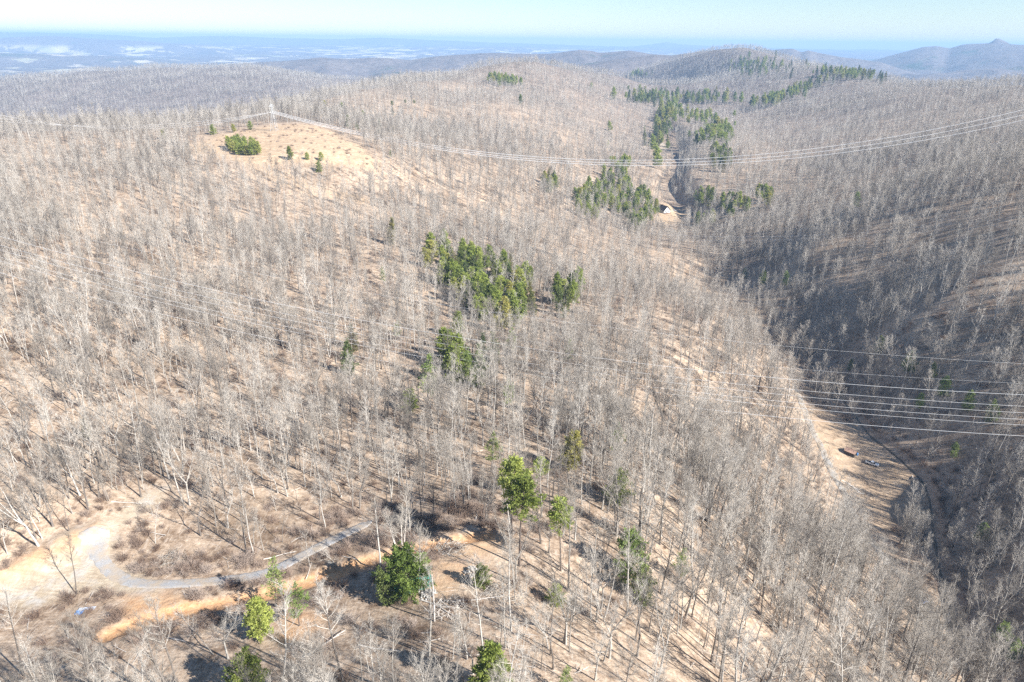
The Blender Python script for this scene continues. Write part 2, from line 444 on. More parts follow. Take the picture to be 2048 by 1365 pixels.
# far woods and farmland
woods = g.ramp(g.noise(P, .02, 8, .75), [(.3, (.085, .072, .066)), (.5, (.16, .135, .125)), (.7, (.235, .20, .18))])
woods = g.mix(g.ramp(g.noise(P, .0021, 6, .7), [(.58, 0), (.66, 1)]), woods, (.06, .085, .05))
fields = g.ramp(g.noise(P, .0019, 5, .62), [(.52, 0), (.565, 1)])
fieldc = g.ramp(g.noise(P, .0016, 2, .5), [(.3, (.28, .29, .17)), (.5, (.52, .45, .34)), (.7, (.62, .57, .48))])
pl = g.n("ShaderNodeAttribute", attribute_name="plain")
woods = g.mix(g.math('MULTIPLY', fields, pl.outputs["Fac"]), woods, fieldc)
col = g.mix(cov.outputs["Alpha"], col, woods)
g.color(col)
hgt = g.math('ADD', g.math('MULTIPLY', g.noise(P, 1.1, 5, .7), .35), g.math('MULTIPLY', g.noise(P, .05, 6, .75), g.math('MULTIPLY', cov.outputs["Alpha"], 16.0)))
g.bump(hgt, .7, 1.0)
gme.materials.append(g.m)

# ------------------------------------------------------------------ roads and water laid on the ground
def ribbon(name, line, half, mat, lift=.12, jag=.25, seed=0, wide=0.0):
    d = np.gradient(line, axis=0); d /= np.linalg.norm(d, axis=1)[:, None] + 1e-9
    nrm = np.stack([d[:, 1], -d[:, 0]], -1)
    ks = np.linspace(-1, 1, 9)
    s = np.arange(len(line))
    v = []
    for k in ks:
        w = (half + wide * (1 - smooth(6, 34, s))) * (1 + jag * fbm(s / 3.0 + k * 9, s * 0 + seed, 3, seed)) * k * np.clip((s + .8) / 5, 0, 1) * np.clip((len(s) - s - .2) / 6, 0, 1)
        q = line + nrm * (w if np.ndim(w) == 0 else w[:, None])
        z = ground_at(q[:, 0], q[:, 1]) + lift + .05 * (1 - k * k)
        if abs(k) == 1: z = z - .25
        v.append(np.column_stack([q, z]))
    v = np.stack(v, 1).reshape(-1, 3); n = len(line); m = len(ks)
    ii = np.arange(n * m).reshape(n, m)
    f = np.stack([ii[:-1, :-1], ii[:-1, 1:], ii[1:, 1:], ii[1:, :-1]], -1).reshape(-1, 4)
    me = mesh_np(name, v, f[:, ::-1]); me.materials.append(mat)
    if me.polygons[0].normal.z < 0: me.flip_normals()
    o = bpy.data.objects.new(name, me); COL.objects.link(o)
    return tag(o, kind="structure")
gm = NM("pale_gravel", .95, .1)
gm.color(gm.mix(gm.ramp(gm.noise(gm.pos(), .35, 5, .7), [(.4, 0), (.62, 1)]), gm.ramp(gm.noise(gm.pos(), 3, 5, .8), [(.3, (.22, .22, .222)), (.6, (.35, .35, .352)), (.8, (.44, .44, .44))]), (.36, .30, .235)))
gm.bump(gm.noise(gm.pos(), 4, 4, .8), .5, .2)
def dense(l, n=4): return catmull(l[::2], n)
ribbon("gravel_road", dense(GRAVEL), 1.7, gm.m, seed=1, wide=1.7)
gv = NM("dull_gravel", .95, .1)
gv.color(gv.mix(gv.ramp(gv.noise(gv.pos(), .3, 5, .7), [(.4, 0), (.6, 1)]), gv.ramp(gv.noise(gv.pos(), 2, 5, .8), [(.3, (.22, .215, .205)), (.7, (.40, .39, .37))]), (.33, .265, .195)))
ribbon("valley_road", dense(VROAD), 1.8, gv.m, seed=2, jag=.4)
wm = NM("creek_water", .6, .3); wm.color((.10, .085, .065))
ribbon("creek", dense(CREEK), .45, wm.m, lift=.06, jag=.9, seed=3)

# ------------------------------------------------------------------ bark and needles
def bark_mat(name, dark, mid, pale):
    m = NM(name, .92, .1)
    oi = m.n("ShaderNodeObjectInfo").outputs["Random"]
    base = m.ramp(oi, [(.0, tuple(v * .6 for v in dark)), (.22, dark), (.5, mid), (1.0, pale)])
    nz = m.ramp(m.noise(m.obj(), 1.3, 2, .6), [(.3, .72), (.7, 1.12)])
    m.color(m.mix(1.0, base, nz, 'MULTIPLY'))
    return m.m
BARK = bark_mat("grey_bark", (.20, .175, .155), (.36, .335, .30), (.50, .475, .435))
TWIG = bark_mat("twig_bark", (.29, .26, .225), (.44, .40, .35), (.56, .52, .465))
PBARK = bark_mat("pine_bark", (.13, .10, .085), (.20, .16, .135), (.28, .24, .21))
def needle_mat(name, stops):
    m = NM(name, .6, .25)
    oi = m.n("ShaderNodeObjectInfo").outputs["Random"]
    base = m.ramp(oi, stops)
    nz = m.ramp(m.noise(m.obj(), .7, 2, .6), [(.3, (.55, .6, .5)), (.7, (1.25, 1.2, 1.1))])
    c = m.mix(1.0, base, nz, 'MULTIPLY'); m.color(c)
    tr = m.n("ShaderNodeBsdfTranslucent"); m.link(c, tr.inputs[0]); mx = m.n("ShaderNodeMixShader"); mx.inputs[0].default_value = .45
    m.link(m.b.outputs[0], mx.inputs[1]); m.link(tr.outputs[0], mx.inputs[2]); m.link(mx.outputs[0], m.t.nodes["Material Output"].inputs[0])
    return m.m
NEEDLE = needle_mat("pine_needles", [(0, (.23, .275, .075)), (.35, (.36, .43, .115)), (.75, (.46, .51, .155)), (1, (.51, .475, .165))])
NEEDLE_B = needle_mat("mid_needles", [(0, (.20, .27, .075)), (1, (.20, .27, .075))])
NEEDLE_D = needle_mat("dark_needles", [(0, (.11, .15, .06)), (.5, (.18, .225, .085)), (1, (.30, .26, .11))])
NEEDLE_P = needle_mat("pale_needles", [(0, (.22, .30, .095)), (.5, (.29, .38, .12)), (1, (.33, .39, .15))])

# ------------------------------------------------------------------ tree builder
class Acc:
    def __init__(s): s.v = []; s.f = []; s.n = 0
    def tube(s, P, r, k):
        P = np.asarray(P, float); m = len(P)
        r = np.broadcast_to(r, (m,))
        d = np.gradient(P, axis=0); d /= np.linalg.norm(d, axis=1)[:, None] + 1e-9
        up = np.array([0, 0, 1.]) if abs(d[m // 2, 2]) < .85 else np.array([1., 0, 0])
        a = np.cross(d, up); a /= np.linalg.norm(a, axis=1)[:, None] + 1e-9
        b = np.cross(d, a)
        th = np.arange(k) * 2 * math.pi / k
        ring = P[:, None] + r[:, None, None] * (np.cos(th)[None, :, None] * a[:, None] + np.sin(th)[None, :, None] * b[:, None])
        i = np.arange(m * k).reshape(m, k) + s.n
        j = np.roll(i, -1, 1)
        s.f.append(np.stack([i[:-1], j[:-1], j[1:], i[1:]], -1).reshape(-1, 4))
        s.v.append(ring.reshape(-1, 3)); s.n += m * k
    def quads(s, V):                    # V: n x 4 x 3
        n = len(V); s.v.append(V.reshape(-1, 3))
        s.f.append((np.arange(n * 4) + s.n).reshape(n, 4)); s.n += n * 4
    def arrays(s): return np.concatenate(s.v), np.concatenate(s.f)
def unit(v): return v / (np.linalg.norm(v) + 1e-9)
def curve(p, d, L, n, rise, wob, g):
    """a limb that starts at p in direction d and bends up (rise) with wobble"""
    out = [p]; d = unit(d)
    for _ in range(n):
        d = unit(d + np.array([0, 0, rise]) / n + g.normal(0, wob, 3))
        p = p + d * L / n; out.append(p)
    return np.array(out)
def bare_tree(seed, h=22, spread=4.0, nb=20, low=.42, r0=.21, fork=0, sub=7, tw=6, thin=.0125, far=False, lean=.02, stems=1, stem_out=.12):
    g = np.random.default_rng(seed)
    T_, B_ = Acc(), Acc()
    leaders = []
    for st in range(stems):
        a0 = st * 2.4 + g.uniform(0, 1)
        out = np.array([math.cos(a0), math.sin(a0), 0]) * (stem_out if stems > 1 else 0)
        hh = h * g.uniform(.85, 1) if stems > 1 else h
        n = 9
        P = [np.array([out[0] * 2, out[1] * 2, -0.8])]
        d = unit(np.array([g.normal(0, lean), g.normal(0, lean), 1]) + out)
        for k in range(n):
            d = unit(d + g.normal(0, .035, 3) + (np.array([0, 0, .04]) if stems > 1 else 0)); P.append(P[-1] + d * (hh + .8) / n)
        P = np.array(P); t = np.linspace(0, 1, n + 1)
        r = r0 * (1 - t) ** .75 + .025; r[0] *= 1.35
        if fork:
            kf = int(n * g.uniform(.35, .5))
            T_.tube(P[:kf + 1], r[:kf + 1], 4 if far else 7)
            for q in range(fork):
                a = g.uniform(0, 6.28) + q * 6.28 / fork
                F = curve(P[kf], np.array([math.cos(a) * .55, math.sin(a) * .55, 1]), hh * (1 - kf / n) * g.uniform(.85, 1.05), 6, .25, .05, g)
                rf = np.linspace(r[kf] * .72, .025, 7)
                T_.tube(F, rf, 3 if far else 5); leaders.append((F, rf, .05, nb // fork + 1))
        else:
            T_.tube(P, r, 4 if far else 7); leaders.append((P, r, low, nb))
    for P, r, lo, cnt in leaders:
        m = len(P) - 1; a = g.uniform(0, 6)
        for k in range(cnt):
            t = lo + (1 - lo) * ((k + g.uniform(0, .9)) / cnt) ** .9
            t = min(t, .985)
            f = t * m; i = min(int(f), m - 1); u = f - i
            p = P[i] * (1 - u) + P[i + 1] * u; rr = r[i] * (1 - u) + r[i + 1] * u
            a += 2.4 + g.normal(0, .4)
            s_ = (t - lo) / (1 - lo)
            el = g.uniform(.35, .75) + .45 * s_
            L = spread * (1.15 - .7 * s_) * g.uniform(.65, 1.15) * (.6 + .4 * min(1, s_ * 4))
            d = np.array([math.cos(a) * math.cos(el), math.sin(a) * math.cos(el), math.sin(el)])
            Q = curve(p, d, L, 4, .35, .09, g)
            rb = np.linspace(min(rr * .5, .09), max(thin * 1.2, .014), 5)
            B_.tube(Q, rb, 3 if far else 4)
            for q in range(sub):
                tq = g.uniform(.22, 1.0) * 4; iq = min(int(tq), 3); uq = tq - iq
                pq = Q[iq] * (1 - uq) + Q[iq + 1] * uq
                dq = unit(Q[iq + 1] - Q[iq]) + g.normal(0, .5, 3) + np.array([0, 0, .15])
                Lq = L * g.uniform(.25, .5)
                S = curve(pq, dq, Lq, 2, .3, .12, g)
                B_.tube(S, [max(rb[iq] * .5, thin * 1.3), thin * 1.1, thin * .7], 3)
                for w in range(tw):
                    uw = g.uniform(.1, 1); pw = S[0] * (1 - uw) + S[2] * uw
                    dw = unit(unit(S[2] - S[0]) + g.normal(0, .55, 3) + np.array([0, 0, .2]))
                    Lw = g.uniform(.5, 1.25)
                    B_.tube(np.array([pw, pw + dw * Lw * .5 + g.normal(0, .04, 3), pw + dw * Lw]), [thin * .8, thin * .6, thin * .25], 3)
    return T_.arrays(), B_.arrays()
def far_tree(seed, h=21, spread=3.6, n=40, thin=.032):
    g = np.random.default_rng(seed); A = Acc(); B_ = Acc()
    A.tube([[0, 0, -1.5], [0, 0, h * .5], [g.normal(0, .3), g.normal(0, .3), h]], [.17, .12, .03], 3)
    for k in range(n):
        t = g.uniform(.38, .98); a = g.uniform(0, 6.28); el = g.uniform(.4, 1.0)
        p = np.array([0, 0, h * t]); L = spread * (1.25 - .75 * t) * g.uniform(.8, 1.4)
        d = np.array([math.cos(a) * math.cos(el), math.sin(a) * math.cos(el), math.sin(el)])
        B_.tube([p, p + d * L], [thin * 1.2, thin * .5], 3)
        for q in range(4):
            u = g.uniform(.3, 1); d2 = unit(d + g.normal(0, .6, 3)); pq = p + d * L * u
            B_.tube([pq, pq + d2 * g.uniform(.8, 2)], [thin * .8, thin * .35], 3)
    return A.arrays(), B_.arrays()

def tufts(acc, centers, dirs, size, g, per=3):
    """small crossed leaf-sized blades round each twig end"""
    n = len(centers)
    for _ in range(per):
        d = dirs + g.normal(0, .7, (n, 3)); d /= np.linalg.norm(d, axis=1)[:, None]
        s = np.cross(d, g.normal(0, 1, (n, 3))); s /= np.linalg.norm(s, axis=1)[:, None] + 1e-9
        L = size * g.uniform(.7, 1.5, (n, 1)); w = L * g.uniform(.14, .30, (n, 1))
        c = centers + g.normal(0, size * .35, (n, 3))
        acc.quads(np.stack([c - s * w * .3, c + d * L * .5 - s * w, c + d * L, c + d * L * .5 + s * w], 1))
def pine_tree(seed, h=18, crown=.55, width=3.0, whorls=13, per=6, size=.55, dens=1.0, cone=.75, lean=.03, gap=.12, blades=3):
    g = np.random.default_rng(seed); A, L_, F = Acc(), Acc(), Acc()
    n = 8; P = [np.array([0, 0, -.8])]; d = unit(np.array([g.normal(0, lean), g.normal(0, lean), 1]))
    for k in range(n):
        d = unit(d + g.normal(0, .02, 3)); P.append(P[-1] + d * (h + .8) / n)
    P = np.array(P); r = np.linspace(h * .0115, .03, n + 1); A.tube(P, r, 7)
    a = g.uniform(0, 6); cs, ds = [], []
    for k in range(whorls):
        s = (k + .5) / whorls
        t = (1 - crown) + crown * s * .99; f = t * n; i = min(int(f), n - 1); p = P[i] + (P[i + 1] - P[i]) * (f - i)
        for q in range(per):
            if g.uniform() < gap: continue
            a += 6.28 / per + g.normal(0, .3)
            prof = (1 - s) ** cone * (.55 + .45 * min(1, s * 3.5)) + .06
            Lb = width * prof * g.uniform(.6, 1.2)
            el = -.05 + .75 * s + g.normal(0, .12)
            dd = np.array([math.cos(a) * math.cos(el), math.sin(a) * math.cos(el), math.sin(el)])
            Q = curve(p + np.array([0, 0, g.normal(0, .25)]), dd, Lb, 3, .25, .07, g)
            L_.tube(Q, np.linspace(.055, .02, 4), 3)
            m = max(3, int(Lb * 7 * dens))
            for _ in range(m):
                u = g.uniform(.3, 1.02) * 3; iq = min(int(u), 2)
                pq = Q[iq] + (Q[iq + 1] - Q[iq]) * (u - iq)
                lat = g.normal(0, .32 * (1.2 - u / 4) * min(Lb, 2.2) * .5, 3); lat[2] *= .5
                cs.append(pq + lat); ds.append(unit(unit(Q[iq + 1] - Q[iq]) + lat * .8 + np.array([0, 0, .25])))
    for _ in range(int(8 * dens)): cs.append(P[-1] + g.normal(0, .25, 3)); ds.append(np.array([0, 0, 1.]))
    tufts(F, np.array(cs), np.array(ds), size, g, blades)
    return A.arrays(), L_.arrays(), F.arrays()
def bush_arrays(seed, rad=1.6, n=60, thin=.016):
    g = np.random.default_rng(seed); A = Acc()
    for k in range(n):
        a = g.uniform(0, 6.28); el = g.uniform(.3, 1.45)
        d = np.array([math.cos(a) * math.cos(el), math.sin(a) * math.cos(el), math.sin(el)])
        p = np.array([g.normal(0, .4), g.normal(0, .4), -.1])
        Q = curve(p, d, rad * g.uniform(.6, 1.3), 3, .1, .2, g); A.tube(Q, np.linspace(thin * 1.4, thin * .5, 4), 3)
        for q in range(4):
            u = g.uniform(.3, 1) * 3; i = min(int(u), 2); pq = Q[i] + (Q[i + 1] - Q[i]) * (u - i)
            A.tube([pq, pq + unit(d + g.normal(0, .8, 3)) * g.uniform(.3, .8)], [thin * .8, thin * .4], 3)
    return A.arrays()
def stick_arrays(seed, L=7, r=.11):
    g = np.random.default_rng(seed); A = Acc()
    P = curve(np.array([-L / 2, 0, .15]), np.array([1., g.normal(0, .1), 0]), L, 5, 0, .05, g); A.tube(P, np.linspace(r, r * .35, 6), 5)
    for k in range(5):
        u = g.uniform(.4, 1) * 5; i = min(int(u), 4); p = P[i] + (P[i + 1] - P[i]) * (u - i)
        A.tube(curve(p, np.array([.8, g.normal(0, .8), abs(g.normal(0, .4))]), g.uniform(.8, 2.2), 2, 0, .15, g), [r * .35, r * .22, r * .1], 3)
    return A.arrays()
def mk_mesh(name, parts):
    """parts: list of ((verts, faces), material) joined into one mesh"""
    vs, fs, mi, off = [], [], [], 0
    for k, ((v, f), m) in enumerate(parts):
        vs.append(v); fs.append(f + off); off += len(v); mi.append(np.full(len(f), k, np.int32))
    me = mesh_np(name, np.concatenate(vs), np.concatenate(fs))
    for _, m in parts: me.materials.append(m)
    me.polygons.foreach_set("material_index", np.concatenate(mi)); me.update()
    return me

# kinds of bare tree: trunk mesh, crown mesh, and the two joined for the mass of the wood
SPEC = []
for k in range(7): SPEC.append(dict(h=21 + 4 * rng.uniform(-1, 1), spread=4.0 + rng.uniform(-.6, 1.0), nb=20, low=.46 + rng.uniform(-.08, .12), r0=.175 + rng.uniform(-.03, .05)))
for k in range(3): SPEC.append(dict(h=21 + 2 * rng.uniform(-1, 1), spread=5.2, nb=26, fork=2 + k % 2, r0=.24))
for k in range(3): SPEC.append(dict(h=18 + 2 * rng.uniform(-1, 1), spread=6.2, nb=24, low=.22, r0=.27))       # spreading
for k in range(3): SPEC.append(dict(h=12 + 3 * rng.uniform(-1, 1), spread=2.4, nb=14, low=.35, r0=.085, sub=5, tw=4))   # young
TREES = []
for k, sp in enumerate(SPEC):
    tr, br = bare_tree(100 + k, **sp)
    TREES.append((mk_mesh("trunk", [(tr, BARK)]), mk_mesh("crown", [(br, TWIG)]), mk_mesh("bare_tree", [(tr, BARK), (br, TWIG)]), sp["h"]))
MID = []
for k in range(8):
    sp = dict(SPEC[k]); sp.update(sub=6, tw=4, thin=.022, far=True); tr, br = bare_tree(200 + k, **sp)
    MID.append(mk_mesh("bare_tree", [(tr, BARK), (br, TWIG)]))
FAR = [mk_mesh("bare_tree", [(a, BARK), (b, TWIG)]) for a, b in (far_tree(300 + k) for k in range(6))]

# ------------------------------------------------------------------ scatter of one kind of stuff by geometry nodes
def scatter(name, label, protos, P, rot, scl, pick):
    me = bpy.data.meshes.new(name)
    me.vertices.add(len(P)); me.vertices.foreach_set("co", np.asarray(P, np.float32).ravel())
    for nm, ty, dat in (("rot", 'FLOAT_VECTOR', rot), ("scl", 'FLOAT', scl), ("pick", 'INT', pick)):
        at = me.attributes.new(nm, ty, 'POINT')
        at.data.foreach_set("vector" if ty == 'FLOAT_VECTOR' else "value", np.asarray(dat, np.int32 if ty == 'INT' else np.float32).ravel())
    me.update()
    o = bpy.data.objects.new(name, me); COL.objects.link(o)
    tag(o, label, kind="stuff")
    kinds = bpy.data.collections.new(name + "_kinds")
    for k, pm in enumerate(protos):
        q = bpy.data.objects.new(f"{name}_kind_{k:02d}", pm); kinds.objects.link(q)
    t = bpy.data.node_groups.new(name, 'GeometryNodeTree')
    t.interface.new_socket("Geometry", in_out='INPUT', socket_type='NodeSocketGeometry')
    t.interface.new_socket("Geometry", in_out='OUTPUT', socket_type='NodeSocketGeometry')
    N = t.nodes.new; L = t.links.new
    gi, go = N("NodeGroupInput"), N("NodeGroupOutput")
    iop, ci = N("GeometryNodeInstanceOnPoints"), N("GeometryNodeCollectionInfo")
    ci.inputs["Collection"].default_value = kinds
    ci.inputs["Separate Children"].default_value = True; ci.inputs["Reset Children"].default_value = True
    def attr(nm, ty):
        a = N("GeometryNodeInputNamedAttribute"); a.data_type = ty; a.inputs["Name"].default_value = nm; return a.outputs[0]
    L(gi.outputs[0], iop.inputs["Points"]); L(ci.outputs[0], iop.inputs["Instance"])
    iop.inputs["Pick Instance"].default_value = True
    L(attr("pick", 'INT'), iop.inputs["Instance Index"])
    L(attr("rot", 'FLOAT_VECTOR'), iop.inputs["Rotation"]); L(attr("scl", 'FLOAT'), iop.inputs["Scale"])
    L(iop.outputs[0], go.inputs[0])
    md = o.modifiers.new("scatter", 'NODES'); md.node_group = t
    return o

# ------------------------------------------------------------------ where trees stand
def sector(r0, r1, per_ha, half=math.radians(47)):
    n = int(half * (r1 * r1 - r0 * r0) / 1e4 * per_ha)
    r = np.sqrt(rng.uniform(r0 * r0, r1 * r1, n)); a = rng.uniform(-half, half, n)
    return np.stack([r * np.sin(a), r * np.cos(a)], -1)
def world_px(P):
    """photo pixel and depth of world points"""
    q = (R3.T @ np.asarray(P, float).T).T
    return np.stack([1024 + FPX * q[:, 0] / -q[:, 2], 682.5 - FPX * q[:, 1] / -q[:, 2], -q[:, 2]], -1)
PINEWOOD = []                            # (centre, radius along the picture, ...) filled by the pine lists: world discs with few bare trees
def keep_out(XY, margin=1.0):
    x, y = XY[:, 0], XY[:, 1]
    k = np.zeros(len(XY), bool)
    for poly in (YARD, PAD, KNOLL, KNOLL_T, MEADOW, LAWN, PATCH, LAWN_T, PATCH_T, SAND2): k |= in_poly(x, y, poly)
    for line, w in ((GRAVEL, 2.6), (TRACK, 3.2), (VROAD, 6.5), (CREEK, 3.0), (UPCREEK, 5.0)):
        lo, hi = line.min(0) - w, line.max(0) + w
        m = (x > lo[0]) & (x < hi[0]) & (y > lo[1]) & (y < hi[1])
        if m.any():
            kk = np.zeros(len(XY), bool); kk[m] = seg_dist(x[m], y[m], line) < w; k |= kk
    for c, r in PINEWOOD:
        k |= (np.hypot(x - c[0], y - c[1]) < r) & (_hash((x * 10).astype(int), (y * 10).astype(int), 3) < .8)
    return k

# ------------------------------------------------------------------ evergreens
def pine_kind(seed, mat, **kw):
    a, l, f = pine_tree(seed, **kw)
    wood = (np.concatenate([a[0], l[0]]), np.concatenate([a[1], l[1] + len(a[0])]))
    return dict(trunk=mk_mesh("trunk", [(wood, PBARK)]), crown=mk_mesh("crown", [(f, mat)]), whole=mk_mesh("pine_tree", [(wood, PBARK), (f, mat)]), h=kw["h"])
KINDS = {
 "tall": [pine_kind(400 + k, NEEDLE, h=21, crown=.34, width=3.3, whorls=9, per=6, cone=.35, dens=1.1, size=.45, blades=5) for k in range(3)],
 "cone": [pine_kind(420 + k, NEEDLE, h=16, crown=.84, width=4.3, whorls=14, per=7, cone=.5, dens=1.0, size=.6, blades=4) for k in range(4)],
 "broad": [pine_kind(440 + k, NEEDLE, h=11, crown=.9, width=4.6, whorls=10, per=8, cone=.5, dens=.95, size=.42, blades=5) for k in range(2)],
 "pale": [pine_kind(460 + k, NEEDLE_P, h=14, crown=.7, width=2.7, whorls=12, per=5, cone=.6, dens=.6, size=.42, gap=.25, blades=4) for k in range(3)],
 "big": [pine_kind(495, NEEDLE_B, h=11, crown=.92, width=5.6, whorls=12, per=9, cone=.42, dens=1.05, size=.42, blades=5)],
 "soft": [pine_kind(470 + k, NEEDLE_P, h=12, crown=.88, width=3.5, whorls=13, per=7, cone=.5, dens=.85, size=.45, blades=4) for k in range(2)],
 "dark": [pine_kind(480 + k, NEEDLE_D, h=10, crown=.93, width=2.1, whorls=14, per=6, cone=.75, dens=1.0, size=.42, blades=4) for k in range(2)],
}
def thing(name, label, cat, loc, rotz=0, group=None):
    o = bpy.data.objects.new(name, None); COL.objects.link(o); o.empty_display_size = .5
    o.location = loc; o.rotation_euler = (0, 0, rotz)
    return tag(o, label, cat, group)
def part(name, me, parent, loc=None):
    o = bpy.data.objects.new(name, me); COL.objects.link(o); o.parent = parent
    if loc is not None: o.location = loc
    return o
def on_ground(xy): return np.array([xy[0], xy[1], float(ground_at(xy[0], xy[1])[0])])
PINES = []
def put_pine(px, py, kind, h, label, group=None, base=False, tilt=.03):
    """crown centre (or the foot, when base is set) at a photo pixel"""
    p = on_ground(hit(px, py, 0 if base else h * (.8 if kind == "tall" else .55))[:2])
    PINES.append((p, kind, h, label, group, tilt))
    if np.linalg.norm(p) < 700: PINEWOOD.append((p[:2], 5.0))
    return p
def build_pines():
    order = sorted(range(len(PINES)), key=lambda i: (PINES[i][4] is not None, -PINES[i][2] / np.linalg.norm(PINES[i][0])))
    rest = []
    for j, i in enumerate(order):
        p, kind, h, label, group, tilt = PINES[i]
        ki = int(rng.integers(len(KINDS[kind]))); k = KINDS[kind][ki]; s = h / k["h"]; rz = rng.uniform(0, 6.28)
        if j >= 290:
            rest.append((p, kind, ki, s * 1.1, rz)); continue
        if np.linalg.norm(p) > 800:
            o = bpy.data.objects.new("pine_tree", k["whole"]); COL.objects.link(o); tag(o, label, "pine tree", group); o.location = p
        else:
            o = thing("pine_tree", label, "pine tree", p, rz, group)
            part("trunk", k["trunk"], o); part("crown", k["crown"], o)
        o.rotation_euler = (rng.normal(0, tilt), rng.normal(0, tilt), rz)
        o.scale = (s * rng.uniform(.95, 1.2), s * rng.uniform(.95, 1.2), s)
    names = [(kd, q) for kd in KINDS for q in range(len(KINDS[kd]))]
    n = len(rest)
    scatter("distant_pines", "dark evergreens in far-off belts up the valley and on the hills", [KINDS[a][b]["whole"] for a, b in names], [r[0] for r in rest],
            np.column_stack([np.zeros((n, 2)), [r[4] for r in rest]]), [r[3] for r in rest], [names.index((r[1], r[2])) for r in rest])
    print("pines", len(order) - n, n)
def pine_cluster(cx, cy, rx, ry, n, kinds, hh, label, group, slope=0.0):
    n = int(n * (1.8 if cy > 280 else 2.6)); hh = (hh[0], hh[1]) if cy > 280 else (hh[0] * 1.15, hh[1] * 1.3); pts = []; tries = 0
    while len(pts) < n and tries < n * 40:
        tries += 1
        a, r = rng.uniform(0, 6.28), (math.sqrt(rng.uniform(0, 1)) if cy > 280 else abs(rng.normal(0, .75)))
        x, y = cx + rx * r * math.cos(a), cy + ry * r * math.sin(a) + slope * rx * r * math.cos(a)
        if any(abs(x - q[0]) < rx * .9 / math.sqrt(n) and abs(y - q[1]) < ry * .9 / math.sqrt(n) for q in pts): continue
        pts.append((x, y))
    for x, y in pts:
        p = put_pine(x, y, kinds[rng.integers(len(kinds))], rng.uniform(*hh), label, group)
        if rng.uniform() < .8: PINEWOOD.append((p[:2], 5.0))
CT = ("cone", "cone", "tall", "cone", "dark")
# the dark green grove in the middle of the near slope
pine_cluster(905, 520, 52, 40, 13, CT, (12, 17), "green pine in the dense grove at the middle of the slope", "pines of the grove on the slope", .25)
pine_cluster(985, 570, 85, 58, 32, CT, (12, 17), "green pine in the dense grove at the middle of the slope", "pines of the grove on the slope", .2)
pine_cluster(1132, 570, 26, 34, 4, ("cone", "dark"), (12, 17), "lone green pine just right of the grove on the slope", "pines beside the grove")
pine_cluster(905, 700, 20, 30, 4, ("cone", "dark"), (11, 14), "green pine in the small clump under the lower wires, below the grove", "pines in the clump under the wires")
pine_cluster(958, 725, 30, 22, 3, ("pale", "soft"), (9, 12), "loose yellow-green pine at the right of the clump under the lower wires", "loose pines by the clump")
# round the cabin in the valley
pine_cluster(1185, 395, 36, 32, 20, ("cone", "cone", "tall"), (13, 18), "green pine in the stand beside the valley cabin", "pines beside the cabin")
pine_cluster(1265, 405, 50, 40, 34, ("cone", "tall", "cone"), (13, 18), "green pine in the stand beside the valley cabin", "pines beside the cabin", .35)
pine_cluster(1225, 350, 30, 14, 9, CT, (12, 17), "green pine on the slope above the stand near the cabin", "pines above the cabin stand")
pine_cluster(1095, 362, 18, 13, 6, ("cone", "dark"), (11, 15), "small green pine in a loose knot on the open hillside", "pines in a loose knot")
pine_cluster(1242, 323, 26, 7, 8, CT, (10, 14), "green pine under the middle of the upper power lines", "pines under the upper power lines")
pine_cluster(1442, 312, 22, 20, 14, ("tall", "cone", "dark"), (14, 19), "dark green pine where the upper power lines cross the right slope", "pines under the wires on the right slope")
pine_cluster(1410, 395, 20, 12, 5, ("cone", "tall", "pale"), (12, 17), "green pine across the creek from the cabin", "pines across the creek")
pine_cluster(1470, 408, 26, 18, 9, ("cone", "tall"), (12, 17), "green pine across the creek from the cabin", "pines across the creek")
pine_cluster(1415, 440, 24, 9, 7, ("cone", "pale"), (9, 13), "green pine across the creek from the cabin", "pines across the creek")
pine_cluster(1532, 388, 20, 14, 6, ("tall", "cone"), (12, 17), "green pine in a small group on the lower right slope", "pines on the lower right slope")
# far up the valley
pine_cluster(1318, 262, 16, 26, 10, ("cone", "dark", "tall"), (17, 24), "dark pine beside the pale clearing up the valley", "pines up the valley")
pine_cluster(1432, 264, 30, 14, 18, ("cone", "tall"), (14, 19), "green pine in the oval stand up the valley", "pines of the oval stand")
pine_cluster(1400, 232, 40, 13, 12, ("cone", "tall"), (14, 19), "green pine scattered up the valley above the oval stand", "pines above the oval stand")
pine_cluster(1340, 215, 24, 14, 16, ("tall", "cone"), (16, 22), "green pine in the long valley belt below the cone-shaped hill", "pines of the valley belt")
pine_cluster(1300, 193, 34, 8, 16, ("tall", "dark", "cone"), (15, 21), "green pine in the long valley belt below the cone-shaped hill", "pines of the valley belt")
pine_cluster(1395, 194, 60, 7, 24, ("tall", "dark", "cone"), (15, 21), "green pine in the long valley belt below the cone-shaped hill", "pines of the valley belt")
pine_cluster(1545, 196, 38, 6, 20, ("tall", "cone"), (15, 20), "green pine in the short straight belt right of the valley", "pines of the short belt", -.22)
pine_cluster(1610, 172, 40, 7, 12, ("dark", "cone"), (13, 18), "dark pine on the shoulder of the cone-shaped hill", "pines on the hill shoulder", -.35)
pine_cluster(1695, 147, 50, 7, 26, ("tall", "dark", "cone"), (14, 19), "dark pine along the right shoulder crest of the cone-shaped hill", "pines on the shoulder crest", .12)
pine_cluster(1515, 132, 55, 13, 26, ("dark", "cone"), (13, 18), "dark pine scattered below the summit of the cone-shaped hill", "pines under the summit")
pine_cluster(1005, 159, 30, 5, 12, ("cone", "tall"), (13, 17), "dark green pine in the short row near the middle hill top", "pines near the middle hill top", .1)
pine_cluster(1275, 146, 16, 5, 7, ("dark", "cone"), (13, 17), "dark pine in the saddle left of the cone-shaped hill", "pines in the saddle")
